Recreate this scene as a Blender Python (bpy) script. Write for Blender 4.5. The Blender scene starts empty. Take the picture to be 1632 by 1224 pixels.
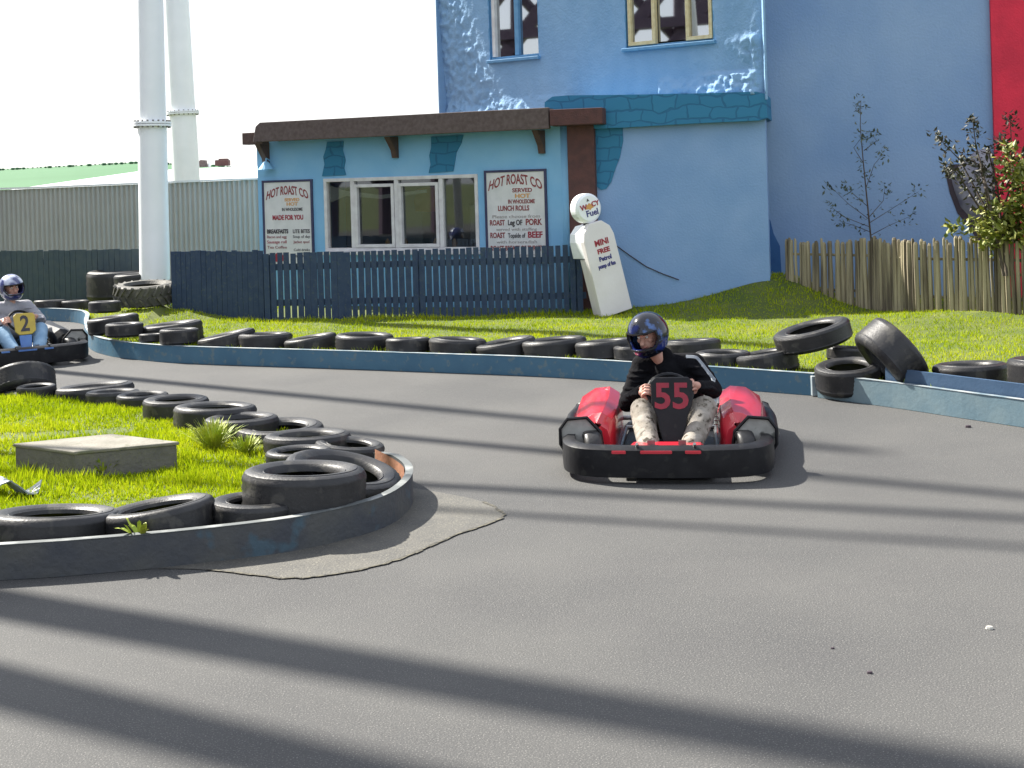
import bpy, bmesh, math, random
import numpy as np
from mathutils import Vector, Matrix, noise
R = math.radians
rnd = random.Random(7)
scn = bpy.context.scene
COL = scn.collection

# ------------------------------------------------------------------ camera
F, H, ROLL, HY = 2100.0, 1.95, R(1.7), 285.0      # focal length in photo pixels, eye height, roll, horizon row
cd = bpy.data.cameras.new('camera'); cam = bpy.data.objects.new('camera', cd); COL.objects.link(cam)
cd.sensor_width = 36; cd.lens = F / 1632 * 36; cd.shift_y = -(612 - HY) / 1632
cd.clip_start = .1; cd.clip_end = 4000
cr, sr = math.cos(ROLL), math.sin(ROLL)
cam.matrix_world = Matrix(((cr, sr, 0, 0), (0, 0, -1, 0), (-sr, cr, 0, H), (0, 0, 0, 1)))
scn.camera = cam

# ------------------------------------------------------------------ light
SUN_EL = R(43); SH = Vector((-.80, .60, 0)).normalized()
SUN = Vector((SH.x * math.cos(SUN_EL), SH.y * math.cos(SUN_EL), math.sin(SUN_EL)))
w = bpy.data.worlds.new('World'); scn.world = w; w.use_nodes = True
nt = w.node_tree; bg = nt.nodes['Background']
sky = nt.nodes.new('ShaderNodeTexSky'); sky.sky_type = 'NISHITA'; sky.sun_disc = False
sky.sun_elevation = SUN_EL; sky.sun_rotation = math.atan2(SH.x, SH.y)
sky.air_density = 1.0; sky.dust_density = 1.5; sky.ozone_density = 1.0; sky.altitude = 0
veil = nt.nodes.new('ShaderNodeMix'); veil.data_type = 'RGBA'; veil.inputs['Factor'].default_value = .72   # thin bright cloud over the blue
veil.inputs['B'].default_value = (4.3, 4.5, 4.9, 1); nt.links.new(sky.outputs[0], veil.inputs['A'])
nt.links.new(veil.outputs['Result'], bg.inputs[0]); bg.inputs[1].default_value = .10
sl = bpy.data.lights.new('sun', 'SUN'); so = bpy.data.objects.new('sun', sl); COL.objects.link(so)
sl.energy = 4.8; sl.angle = R(1.0); sl.color = (1.0, .95, .86)
so.rotation_euler = SUN.to_track_quat('Z', 'Y').to_euler()
scn.view_settings.view_transform = 'Standard'; scn.view_settings.look = 'None'
scn.view_settings.exposure = 1.5; scn.view_settings.gamma = 1
scn.cycles.max_bounces = 6; scn.cycles.transparent_max_bounces = 12

# ------------------------------------------------------------------ pixel helpers
def ray(px, py):
    u, v = px - 816, py - HY
    return Vector(((u * cr - v * sr) / F, 1.0, -(u * sr + v * cr) / F))
def P(px, py, Y):
    r = ray(px, py); return Vector((r.x * Y, Y, H + r.z * Y))
def G(px, py, z=0.0):
    r = ray(px, py); t = (z - H) / r.z; return Vector((r.x * t, t, z))
def yhor(px): return HY - (px - 816) * math.tan(ROLL)
class Plane:                       # a vertical wall through A and B; u runs along it
    def __init__(s, A, B):
        s.A = Vector((A[0], A[1], 0)); s.d = (Vector((B[0], B[1], 0)) - s.A); s.L = s.d.length; s.d.normalize()
        s.n = Vector((s.d.y, -s.d.x, 0))           # towards the camera
    def uz(s, px, py, off=0.0):
        r = ray(px, py); c = Vector((0, 0, H)); t = (s.A + s.n * off - c).dot(s.n) / r.dot(s.n)
        p = c + r * t; return ((p - s.A).dot(s.d), p.z)
    def pt(s, u, z, off=0.0): return s.A + s.d * u + s.n * off + Vector((0, 0, z))
    def mat(s, u, z, off=0.0):
        p = s.pt(u, z, off); d, n = s.d, s.n
        return Matrix(((d.x, 0, n.x, p.x), (d.y, 0, n.y, p.y), (0, 1, 0, p.z), (0, 0, 0, 1)))

# ------------------------------------------------------------------ object helpers
def tag(o, label=None, cat=None, group=None, kind=None):
    if label: o['label'] = label
    if cat: o['category'] = cat
    if group: o['group'] = group
    if kind: o['kind'] = kind
    return o
def empty(name, loc=(0, 0, 0), rz=0, label=None, cat=None, group=None):
    o = bpy.data.objects.new(name, None); COL.objects.link(o); o.location = loc; o.rotation_euler = (0, 0, rz)
    o.empty_display_size = .1
    return tag(o, label, cat, group)
class MB:
    def __init__(s): s.v = []; s.f = []
    def add(s, vs, fs):
        b = len(s.v); s.v += [Vector(x) for x in vs]; s.f += [tuple(i + b for i in f) for f in fs]; return s
    def box(s, c, d, M=None):
        x, y, z = [k / 2 for k in d]; c = Vector(c)
        vs = [Vector(p) for p in [(-x, -y, -z), (x, -y, -z), (x, y, -z), (-x, y, -z), (-x, -y, z), (x, -y, z), (x, y, z), (-x, y, z)]]
        vs = [(M @ p if M else p) + c for p in vs]
        return s.add(vs, [(0, 3, 2, 1), (4, 5, 6, 7), (0, 1, 5, 4), (1, 2, 6, 5), (2, 3, 7, 6), (3, 0, 4, 7)])
    def bar(s, a, b, w, h, up=(0, 0, 1)):
        a, b = Vector(a), Vector(b); d = (b - a).normalized(); up = Vector(up)
        sx = d.cross(up)
        if sx.length < 1e-4: sx = d.cross(Vector((1, 0, 0)))
        sx.normalize(); uy = sx.cross(d)
        o = [sx * w / 2 * i + uy * h / 2 * j for i, j in ((-1, -1), (1, -1), (1, 1), (-1, 1))]
        return s.add([a + k for k in o] + [b + k for k in o], [(0, 3, 2, 1), (4, 5, 6, 7), (0, 1, 5, 4), (1, 2, 6, 5), (2, 3, 7, 6), (3, 0, 4, 7)])
    def tube(s, pts, r, n=8, cap=True):
        pts = [Vector(p) for p in pts]; rr = r if isinstance(r, (list, tuple)) else [r] * len(pts); b = len(s.v); prev = None
        for i, p in enumerate(pts):
            d = (pts[min(i + 1, len(pts) - 1)] - pts[max(i - 1, 0)]).normalized()
            if prev is None:
                a = d.cross(Vector((0, 0, 1)))
                if a.length < .05: a = d.cross(Vector((1, 0, 0)))
            else: a = prev - d * prev.dot(d)
            a.normalize(); prev = a; c = d.cross(a)
            for k in range(n):
                t = 2 * math.pi * k / n; s.v.append(p + (a * math.cos(t) + c * math.sin(t)) * rr[i])
        for i in range(len(pts) - 1):
            for k in range(n):
                k2 = (k + 1) % n; s.f.append((b + i * n + k, b + i * n + k2, b + (i + 1) * n + k2, b + (i + 1) * n + k))
        if cap:
            s.f.append(tuple(b + k for k in range(n))[::-1]); e = b + (len(pts) - 1) * n; s.f.append(tuple(e + k for k in range(n)))
        return s
    def prism(s, poly, a, b, M=None):   # poly in (x,y), from height a to b, then M
        n = len(poly); vs = [Vector((x, y, a)) for x, y in poly] + [Vector((x, y, b)) for x, y in poly]
        if M: vs = [M @ v for v in vs]
        return s.add(vs, [tuple(range(n))[::-1], tuple(range(n, 2 * n))] + [(i, (i + 1) % n, n + (i + 1) % n, n + i) for i in range(n)])
    def lathe(s, prof, n=32, M=None, closed=True):
        b = len(s.v); m = len(prof)
        for k in range(n):
            t = 2 * math.pi * k / n
            for r, z in prof:
                p = Vector((r * math.cos(t), r * math.sin(t), z)); s.v.append(M @ p if M else p)
        for k in range(n):
            k2 = (k + 1) % n
            for i in range(m if closed else m - 1):
                j = (i + 1) % m; s.f.append((b + k * m + i, b + k2 * m + i, b + k2 * m + j, b + k * m + j))
        return s
    def build(s, name, m, parent=None, smooth=False, bevel=0, seg=2, fix=True):
        me = bpy.data.meshes.new(name); me.from_pydata([tuple(v) for v in s.v], [], s.f)
        if fix:
            bm = bmesh.new(); bm.from_mesh(me); bmesh.ops.recalc_face_normals(bm, faces=bm.faces); bm.to_mesh(me); bm.free()
        me.materials.append(m); o = bpy.data.objects.new(name, me); COL.objects.link(o)
        if smooth: me.polygons.foreach_set('use_smooth', [True] * len(me.polygons))
        if bevel:
            md = o.modifiers.new('bevel', 'BEVEL'); md.width = bevel; md.segments = seg; md.limit_method = 'ANGLE'; md.angle_limit = R(35)
        if parent: o.parent = parent
        return o
def rounded(x0, y0, x1, y1, r, n=4):
    out = []
    for cx, cy, a in ((x1 - r, y0 + r, -90), (x1 - r, y1 - r, 0), (x0 + r, y1 - r, 90), (x0 + r, y0 + r, 180)):
        for k in range(n + 1):
            t = R(a + 90 * k / n); out.append((cx + r * math.cos(t), cy + r * math.sin(t)))
    return out

# ------------------------------------------------------------------ materials
def mat(name, c, rough=.6, metal=0, c2=None, scale=8, detail=4, lo=.35, hi=.65, bump=0, bscale=40, spec=.5, coat=0, dist=.02, c3=None, s3=60, coords='Object', trans=0, sub=0, stretch=None):
    m = bpy.data.materials.new(name); m.use_nodes = True; n = m.node_tree; b = n.nodes['Principled BSDF']
    b.inputs['Base Color'].default_value = (*c, 1); b.inputs['Roughness'].default_value = rough; b.inputs['Metallic'].default_value = metal
    b.inputs['Specular IOR Level'].default_value = spec; b.inputs['Coat Weight'].default_value = coat
    tc = n.nodes.new('ShaderNodeTexCoord'); out = None
    if c2:
        t = n.nodes.new('ShaderNodeTexNoise'); t.inputs['Scale'].default_value = scale; t.inputs['Detail'].default_value = detail
        if stretch:
            mp = n.nodes.new('ShaderNodeMapping'); mp.inputs['Scale'].default_value = stretch; n.links.new(tc.outputs[coords], mp.inputs['Vector']); n.links.new(mp.outputs[0], t.inputs['Vector'])
        else: n.links.new(tc.outputs[coords], t.inputs['Vector'])
        r = n.nodes.new('ShaderNodeMapRange'); r.inputs['From Min'].default_value = lo; r.inputs['From Max'].default_value = hi
        n.links.new(t.outputs['Fac'], r.inputs['Value'])
        x = n.nodes.new('ShaderNodeMix'); x.data_type = 'RGBA'; x.inputs['A'].default_value = (*c, 1); x.inputs['B'].default_value = (*c2, 1)
        n.links.new(r.outputs[0], x.inputs['Factor']); out = x.outputs['Result']
    if c3:
        t = n.nodes.new('ShaderNodeTexNoise'); t.inputs['Scale'].default_value = s3; t.inputs['Detail'].default_value = 3
        n.links.new(tc.outputs[coords], t.inputs['Vector'])
        r = n.nodes.new('ShaderNodeMapRange'); r.inputs['From Min'].default_value = .58; r.inputs['From Max'].default_value = .66
        n.links.new(t.outputs['Fac'], r.inputs['Value'])
        x = n.nodes.new('ShaderNodeMix'); x.data_type = 'RGBA'; x.inputs['A'].default_value = (*c, 1); x.inputs['B'].default_value = (*c3, 1)
        if out: n.links.new(out, x.inputs['A'])
        n.links.new(r.outputs[0], x.inputs['Factor']); out = x.outputs['Result']
    if out: n.links.new(out, b.inputs['Base Color'])
    if bump:
        t = n.nodes.new('ShaderNodeTexNoise'); t.inputs['Scale'].default_value = bscale; t.inputs['Detail'].default_value = 4
        n.links.new(tc.outputs[coords], t.inputs['Vector'])
        bp = n.nodes.new('ShaderNodeBump'); bp.inputs['Strength'].default_value = bump; bp.inputs['Distance'].default_value = dist
        n.links.new(t.outputs['Fac'], bp.inputs['Height']); n.links.new(bp.outputs[0], b.inputs['Normal'])
    if trans:
        b.inputs['Transmission Weight'].default_value = trans
    m['out'] = 0
    return m
M = {}
M['asphalt'] = mat('asphalt', (.060, .060, .060), .85, c2=(.082, .081, .078), scale=.7, detail=8, bump=.8, bscale=110, dist=.006, c3=(.17, .165, .155), s3=150, spec=.35)
M['patch'] = mat('patch_tarmac', (.095, .090, .078), .8, c2=(.070, .068, .062), scale=5, detail=8, bump=.6, bscale=90, dist=.008, c3=(.16, .15, .12), s3=120)
M['crack'] = mat('crack', (.025, .024, .022), .9, c2=(.12, .11, .08), scale=40)
M['soil'] = mat('soil', (.055, .085, .008), .9, c2=(.09, .11, .015), scale=1.4, detail=8, bump=.4, bscale=30, c3=(.11, .13, .02), s3=2.5)
M['field'] = mat('field', (.09, .11, .03), .9, c2=(.06, .08, .02), scale=.05)
M['blue'] = mat('blue_render', (.205, .36, .56), .7, c2=(.24, .40, .60), stretch=(2.2, 2.2, .7), scale=1.6, detail=9, bump=.6, bscale=30, dist=.02, spec=.25)
M['blue_low'] = mat('pale_blue_render', (.20, .34, .58), .7, c2=(.24, .38, .62), scale=1.6, detail=8, bump=.35, bscale=35, dist=.015)
M['blue_far'] = mat('deep_blue_render', (.21, .33, .55), .7, c2=(.28, .40, .60), stretch=(1, 1, .8), scale=.8, detail=9, bump=.35, bscale=30, dist=.015, spec=.25)
M['stall_blue'] = mat('stall_blue_paint', (.20, .46, .72), .6, c2=(.24, .50, .74), scale=2.5, detail=7, bump=.25, bscale=45, dist=.01)
M['red_wall'] = mat('red_render', (.78, .02, .06), .65, c2=(.62, .015, .05), scale=2.5, detail=6, bump=.3, bscale=35)
M['brown'] = mat('brown_timber', (.075, .045, .04), .75, c2=(.10, .06, .05), scale=12, detail=6, bump=.4, bscale=60, dist=.01)
M['felt'] = mat('fascia_brown', (.125, .095, .09), .85, c2=(.09, .065, .06), scale=18, detail=6, bump=.4, bscale=80, dist=.008)
M['red_brown'] = mat('red_brown_timber', (.10, .04, .035), .75, c2=(.07, .03, .028), scale=9, detail=5, bump=.4, bscale=50)
M['grey_rock'] = mat('grey_mural', (.30, .29, .33), .8, c2=(.16, .15, .2), scale=6, detail=6, bump=.5, bscale=20)
M['dark_line'] = mat('dark_outline', (.04, .03, .04), .8, c2=(.06, .04, .05), scale=20)
M['white_paint'] = mat('white_paint', (.90, .92, .94), .4, c2=(.85, .88, .90), scale=2.5, detail=8, bump=.05, bscale=60)
M['bolt'] = mat('flange_steel', (.35, .34, .33), .5, .3, c2=(.12, .10, .09), scale=30)
M['upvc'] = mat('white_frame', (.72, .71, .70), .35, c2=(.60, .58, .58), scale=8)
M['cream'] = mat('cream_frame', (.70, .60, .36), .45, c2=(.60, .48, .26), scale=15)
M['bluetrim'] = mat('blue_trim', (.10, .26, .46), .55, c2=(.14, .32, .52), scale=12)
M['fence'] = mat('navy_fence_stain', (.022, .044, .095), .8, c2=(.035, .06, .11), scale=9, detail=6, bump=.4, bscale=60, dist=.006, c3=(.05, .075, .10), s3=22)
M['fence_old'] = mat('faded_teal_fence_stain', (.045, .07, .085), .85, c2=(.06, .085, .09), scale=9, detail=6, bump=.3, bscale=60)
M['stake'] = mat('weathered_stakes', (.10, .08, .055), .85, c2=(.36, .31, .20), stretch=(7, 7, .5), scale=1.6, detail=4, lo=.38, hi=.62, bump=.6, bscale=50, dist=.01)
M['barrier'] = mat('blue_barrier', (.045, .125, .20), .5, c2=(.062, .155, .23), scale=3, detail=8, bump=.15, bscale=25, c3=(.11, .17, .20), s3=14)
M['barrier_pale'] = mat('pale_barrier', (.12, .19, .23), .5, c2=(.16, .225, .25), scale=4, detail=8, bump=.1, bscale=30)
M['barrier_navy'] = mat('navy_barrier', (.035, .075, .14), .5, c2=(.045, .09, .16), scale=4, detail=8, bump=.1)
M['barrier_grey'] = mat('weathered_grey_barrier', (.045, .05, .06), .75, c2=(.075, .076, .072), scale=3.5, detail=9, bump=.35, bscale=30, c3=(.05, .085, .11), s3=5)
M['edge'] = mat('pale_edge', (.34, .36, .36), .6, c2=(.12, .18, .22), scale=7)  # pale grey and blue mottle for top strips and the end block
M['edge_dull'] = mat('dull_worn_edge', (.10, .11, .11), .7, c2=(.26, .27, .26), scale=4, lo=.5, hi=.62)
M['rust'] = mat('rust', (.30, .13, .07), .85, c2=(.22, .09, .05), scale=10, bump=.3)
M['rubber'] = mat('tyre_rubber', (.013, .013, .015), .46, c2=(.028, .027, .027), scale=4, detail=8, bump=.35, bscale=50, dist=.005, c3=(.05, .047, .042), s3=6, spec=.42)
M['rubber_dust'] = mat('dusty_tyre_rubber', (.05, .048, .043), .7, c2=(.10, .095, .08), scale=4, detail=8, bump=.4, bscale=40, dist=.01, c3=(.13, .12, .10), s3=12)
M['corr'] = mat('corrugated_steel', (.36, .355, .335), .55, .05, c2=(.41, .40, .375), scale=1.2, detail=6)
M['white_roof'] = mat('white_roof_sheet', (.72, .73, .73), .5, c2=(.64, .65, .66), scale=.6, detail=6)
M['hill'] = mat('hill_grass', (.028, .115, .035), .9, c2=(.036, .13, .045), scale=.02, detail=4)
M['hedge'] = mat('dark_hedge', (.03, .10, .05), .9, c2=(.04, .12, .05), scale=.3)
M['concrete'] = mat('concrete', (.22, .205, .17), .85, c2=(.15, .14, .11), scale=5, detail=9, bump=.5, bscale=40, dist=.01, c3=(.13, .13, .09), s3=7)
M['board'] = mat('sign_board', (.70, .70, .69), .5, c2=(.62, .63, .62), scale=6)
M['maroon'] = mat('maroon_lettering', (.22, .03, .035), .5, c2=(.28, .05, .05), scale=30)
M['dark_red'] = mat('dark_red_lettering', (.30, .02, .04), .5, c2=(.36, .03, .05), scale=30)
M['orange'] = mat('orange_lettering', (.62, .30, .08), .5, c2=(.66, .36, .12), scale=30)
M['ink'] = mat('dark_blue_lettering', (.03, .03, .16), .5, c2=(.05, .05, .22), scale=30)
M['black_ink'] = mat('black_lettering', (.03, .025, .03), .5, c2=(.05, .04, .05), scale=30)
M['grey_ink'] = mat('grey_lettering', (.30, .27, .27), .5, c2=(.36, .32, .3), scale=30)
M['navy_frame'] = mat('navy_sign_frame', (.035, .035, .09), .6, c2=(.05, .05, .11), scale=10)
M['pump'] = mat('pump_paint', (.80, .76, .77), .5, c2=(.74, .70, .70), scale=3, detail=6, bump=.08)
M['plastic'] = mat('black_plastic', (.007, .007, .009), .42, c2=(.014, .014, .016), scale=7, detail=7, bump=.12, bscale=18, c3=(.02, .02, .02), s3=16, spec=.22)
M['kart_red'] = mat('red_kart_plastic', (.55, .018, .04), .28, c2=(.48, .02, .035), scale=4, detail=7, bump=.12, bscale=9, coat=.6)
M['kart_blue'] = mat('blue_kart_plastic', (.05, .14, .40), .35, c2=(.08, .2, .45), scale=6, coat=.3)
M['grey_plastic'] = mat('scuffed_grey_plastic', (.24, .235, .215), .5, c2=(.38, .37, .34), scale=8, detail=7, bump=.2, bscale=20, c3=(.10, .10, .09), s3=11)
M['steel'] = mat('tube_steel', (.30, .30, .30), .35, .8, c2=(.2, .2, .2), scale=20)
M['num_red'] = mat('red_number', (.30, .012, .03), .5, c2=(.24, .01, .03), scale=20)
M['yellow'] = mat('yellow_plate', (.55, .40, .05), .45, c2=(.48, .34, .05), scale=12)
M['skin'] = mat('skin', (.50, .27, .20), .55, c2=(.55, .30, .23), scale=25, bump=.05)
M['eye_white'] = mat('eye_white', (.7, .68, .65), .3, c2=(.66, .62, .6), scale=20)
M['hair'] = mat('dark_brow', (.05, .03, .02), .8, c2=(.07, .04, .03), scale=40)
M['lips'] = mat('lips', (.38, .13, .11), .5, c2=(.42, .16, .13), scale=30)
M['black_cloth'] = mat('black_jacket', (.0035, .0035, .005), .95, c2=(.007, .007, .009), scale=9, detail=6, spec=.15, bump=.6, bscale=22, dist=.02)
M['camo'] = mat('khaki_patterned_cloth', (.32, .29, .25), .9, c2=(.22, .195, .16), scale=12, detail=3, lo=.42, hi=.58, bump=.6, bscale=25, dist=.015, c3=(.06, .05, .035), s3=24)
M['grey_cloth'] = mat('grey_jacket', (.26, .26, .29), .85, c2=(.33, .33, .36), scale=8, bump=.6, bscale=22, dist=.02)
M['denim'] = mat('light_blue_denim', (.16, .28, .42), .85, c2=(.26, .40, .54), scale=7, bump=.5, bscale=25, dist=.015)
M['stripe'] = mat('pale_stripe', (.26, .29, .32), .8, c2=(.4, .42, .45), scale=20)
M['shoe'] = mat('shoe', (.30, .28, .26), .7, c2=(.1, .1, .1), scale=14)
M['helmet'] = mat('dark_blue_helmet', (.008, .009, .016), .2, c2=(.015, .03, .17), scale=4.5, detail=2, lo=.54, hi=.60, coat=.55, spec=.3, c3=(.06, .13, .32), s3=11)
M['helmet_white'] = mat('white_blue_helmet', (.025, .035, .14), .2, c2=(.5, .54, .66), scale=6, detail=1, lo=.56, hi=.62, coat=1)
M['lining'] = mat('helmet_lining', (.012, .012, .013), .9, c2=(.02, .02, .02), scale=20)
M['interior'] = mat('dim_interior', (.12, .11, .10), .8, c2=(.16, .13, .10), scale=2)
M['counter'] = mat('counter', (.35, .30, .25), .5, c2=(.28, .22, .18), scale=6)
M['orange_thing'] = mat('orange_plastic', (.45, .20, .04), .5, c2=(.5, .25, .06), scale=8)
M['cream_cloth_and_glint'] = mat('cream_curtain_and_glint', (.50, .47, .38), .9, c2=(.42, .38, .30), scale=6)
M['cloth_brown'] = mat('brown_curtain', (.13, .09, .085), .9, c2=(.18, .13, .12), scale=10)
M['lattice'] = mat('dark_purple_steel', (.06, .035, .06), .5, c2=(.08, .05, .08), scale=4)
M['bark'] = mat('bark', (.06, .045, .035), .9, c2=(.10, .08, .06), scale=20)
M['leaf_dark'] = mat('dark_leaf', (.06, .09, .06), .6, c2=(.09, .11, .07), scale=9)
M['leaf_brown'] = mat('bronze_leaf', (.055, .045, .03), .6, c2=(.04, .05, .025), scale=9)
M['leaf_gold'] = mat('yellow_green_leaf', (.22, .22, .03), .55, c2=(.10, .14, .02), scale=7, c3=(.34, .32, .06), s3=12)
M['leaf_weed'] = mat('weed_leaf', (.22, .30, .02), .6, c2=(.36, .38, .04), scale=12)
M['stone'] = mat('pale_stone', (.6, .58, .52), .8, c2=(.5, .48, .42), scale=30)
M['scrap'] = mat('pale_scrap_sheet', (.42, .46, .48), .4, c2=(.15, .17, .2), scale=9, detail=5)

def brickwork(name, c, c2, mortar, scale):
    m = bpy.data.materials.new(name); m.use_nodes = True; n = m.node_tree; b = n.nodes['Principled BSDF']; b.inputs['Roughness'].default_value = .65
    tc = n.nodes.new('ShaderNodeUVMap'); br = n.nodes.new('ShaderNodeTexBrick'); br.inputs['Scale'].default_value = scale
    nz = n.nodes.new('ShaderNodeTexNoise'); nz.inputs['Scale'].default_value = 3; n.links.new(tc.outputs[0], nz.inputs['Vector'])
    vm = n.nodes.new('ShaderNodeVectorMath'); vm.operation = 'MULTIPLY_ADD'; vm.inputs[1].default_value = (.22, .22, 0)
    n.links.new(nz.outputs['Color'], vm.inputs[0]); n.links.new(tc.outputs[0], vm.inputs[2]); n.links.new(vm.outputs[0], br.inputs['Vector'])
    br.inputs['Color1'].default_value = (*c, 1); br.inputs['Color2'].default_value = (*c2, 1); br.inputs['Mortar'].default_value = (*mortar, 1)
    br.inputs['Mortar Size'].default_value = .016; br.inputs['Brick Width'].default_value = .42; br.inputs['Row Height'].default_value = .22
    n.links.new(br.outputs['Color'], b.inputs['Base Color'])
    bp = n.nodes.new('ShaderNodeBump'); bp.inputs['Strength'].default_value = .5; bp.inputs['Distance'].default_value = .01; bp.invert = True
    n.links.new(br.outputs['Fac'], bp.inputs['Height']); n.links.new(bp.outputs[0], b.inputs['Normal'])
    return m
M['teal_stone'] = brickwork('teal_painted_stone', (.018, .17, .32), (.022, .185, .34), (.012, .125, .25), 1.25)
def glass(name, tint=(.75, .8, .82), rough=.02, boost=.10):
    m = bpy.data.materials.new(name); m.use_nodes = True; n = m.node_tree; n.nodes.clear()
    o = n.nodes.new('ShaderNodeOutputMaterial'); mx = n.nodes.new('ShaderNodeMixShader'); g = n.nodes.new('ShaderNodeBsdfGlossy'); t = n.nodes.new('ShaderNodeBsdfTransparent')
    g.inputs['Roughness'].default_value = rough; t.inputs['Color'].default_value = (*tint, 1)
    fr = n.nodes.new('ShaderNodeFresnel'); fr.inputs['IOR'].default_value = 1.5
    ad = n.nodes.new('ShaderNodeMath'); ad.operation = 'ADD'; ad.inputs[1].default_value = boost; ad.use_clamp = True
    n.links.new(fr.outputs[0], ad.inputs[0]); n.links.new(ad.outputs[0], mx.inputs[0]); n.links.new(t.outputs[0], mx.inputs[1]); n.links.new(g.outputs[0], mx.inputs[2]); n.links.new(mx.outputs[0], o.inputs[0])
    return m
M['glass'] = glass('window_glass', boost=.06)
M['mirror_glass'] = glass('upper_window_glass', tint=(.3, .32, .36), boost=.5)
def grass_mat(name, a, b, c):
    m = bpy.data.materials.new(name); m.use_nodes = True; n = m.node_tree; bs = n.nodes['Principled BSDF']; bs.inputs['Roughness'].default_value = .55
    bs.inputs['Specular IOR Level'].default_value = .08
    at = n.nodes.new('ShaderNodeAttribute'); at.attribute_name = 'shade'
    cr_ = n.nodes.new('ShaderNodeValToRGB'); e = cr_.color_ramp.elements; e[0].color = (*a, 1); e[1].color = (*c, 1); k = cr_.color_ramp.elements.new(.5); k.color = (*b, 1)
    n.links.new(at.outputs['Fac'], cr_.inputs[0]); n.links.new(cr_.outputs[0], bs.inputs['Base Color'])
    tr = n.nodes.new('ShaderNodeBsdfTranslucent'); n.links.new(cr_.outputs[0], tr.inputs[0]); mx = n.nodes.new('ShaderNodeMixShader'); mx.inputs[0].default_value = .4
    o = n.nodes['Material Output']; n.links.new(bs.outputs[0], mx.inputs[1]); n.links.new(tr.outputs[0], mx.inputs[2]); n.links.new(mx.outputs[0], o.inputs[0])
    return m
M['grass'] = grass_mat('grass_blades', (.19, .27, .004), (.33, .42, .006), (.50, .52, .02))

def uvplanar(o, f):
    me = o.data; uv = me.uv_layers.new(name='UVMap')
    for l in me.loops: uv.data[l.index].uv = f(me.vertices[l.vertex_index].co)

# ------------------------------------------------------------------ lettering
def letters(txt, size, m, name='lettering', parent=None, M4=None, arc=0, bold=0.0, slant=0, width=None, center=True, extr=.002):
    cu = bpy.data.curves.new(name, 'FONT'); cu.body = txt; cu.size = size; cu.extrude = extr; cu.offset = bold; cu.shear = slant; cu.resolution_u = 3
    if center: cu.align_x = 'CENTER'
    t = bpy.data.objects.new('tmp', cu); COL.objects.link(t)
    me = bpy.data.meshes.new_from_object(t.evaluated_get(bpy.context.evaluated_depsgraph_get())); bpy.data.objects.remove(t); bpy.data.curves.remove(cu)
    me.name = name
    xs = [v.co.x for v in me.vertices]
    if width and xs:
        k = width / (max(xs) - min(xs))
        for v in me.vertices: v.co.x *= k
        xs = [v.co.x for v in me.vertices]
    if arc and xs:
        hw = max(abs(min(xs)), abs(max(xs)))
        for v in me.vertices:
            q = v.co.x / hw; v.co.y -= arc * q * q; v.co.x -= v.co.y * q * .25
    me.materials.clear(); me.materials.append(m)
    o = bpy.data.objects.new(name, me); COL.objects.link(o)
    if M4: me.transform(M4)
    if parent: o.parent = parent
    return o

# ------------------------------------------------------------------ path data (world ground points)
def pts(l, z=0): return [G(x, y, z) for x, y in l]
def catmull(p, k=6):
    out = []
    for i in range(len(p) - 1):
        a, b, c, d = p[max(i - 1, 0)], p[i], p[i + 1], p[min(i + 2, len(p) - 1)]
        for j in range(k):
            t = j / k
            out.append(.5 * ((2 * b) + (c - a) * t + (2 * a - 5 * b + 4 * c - d) * t * t + (3 * b - a - 3 * c + d) * t ** 3))
    out.append(p[-1]); return out
BK = catmull(pts([(-300, 508), (-60, 509), (60, 511), (118, 514), (136, 520), (135, 532), (138, 548), (148, 559), (168, 566), (195, 571), (254, 577), (332, 581), (512, 587), (700, 594), (850, 600), (1000, 609), (1130, 618), (1297, 631)]))
BR = [G(1303, 634), G(1422, 650), G(1533, 667), G(1632, 682), G(1850, 716), G(2500, 817)]
ISL = catmull(pts([(-260, 934), (-120, 931), (0, 926), (154, 915), (309, 900), (463, 880), (566, 857), (618, 839), (646, 820), (658, 802), (655, 784), (632, 766), (606, 752)]))
ISB = pts([(606, 752), (540, 722), (480, 705), (400, 685), (320, 669), (230, 655), (120, 646), (0, 638), (-180, 632)])

def inside(p, poly):
    x, y = p; c = False; j = len(poly) - 1
    for i in range(len(poly)):
        xi, yi = poly[i]; xj, yj = poly[j]
        if (yi > y) != (yj > y) and x < (xj - xi) * (y - yi) / (yj - yi) + xi: c = not c
        j = i
    return c
VERGE = [(p.x, p.y) for p in BK] + [(p.x, p.y) for p in BR] + [(60, 4), (60, 60), (-60, 60), (-60, BK[0].y)]
ISLAND = [(p.x, p.y) for p in ISL] + [(p.x, p.y) for p in ISB]
def inset(poly, d):     # shrink test by sampling around the point
    return lambda p: all(inside((p[0] + dx * d, p[1] + dy * d), poly) for dx, dy in ((1, 0), (-1, 0), (0, 1), (0, -1)))
in_verge, in_island = inset(VERGE, .07), inset(ISLAND, .06)
def bY(x):
    best = 99
    for q in (BK, BR):
        for a, b in zip(q[:-1], q[1:]):
            lo, hi = sorted((a.x, b.x))
            if lo <= x <= hi and b.x > a.x: best = min(best, a.y + (b.y - a.y) * (x - a.x) / (b.x - a.x))
    return best if best < 99 else (16 if x < 0 else BR[-1].y)
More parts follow.
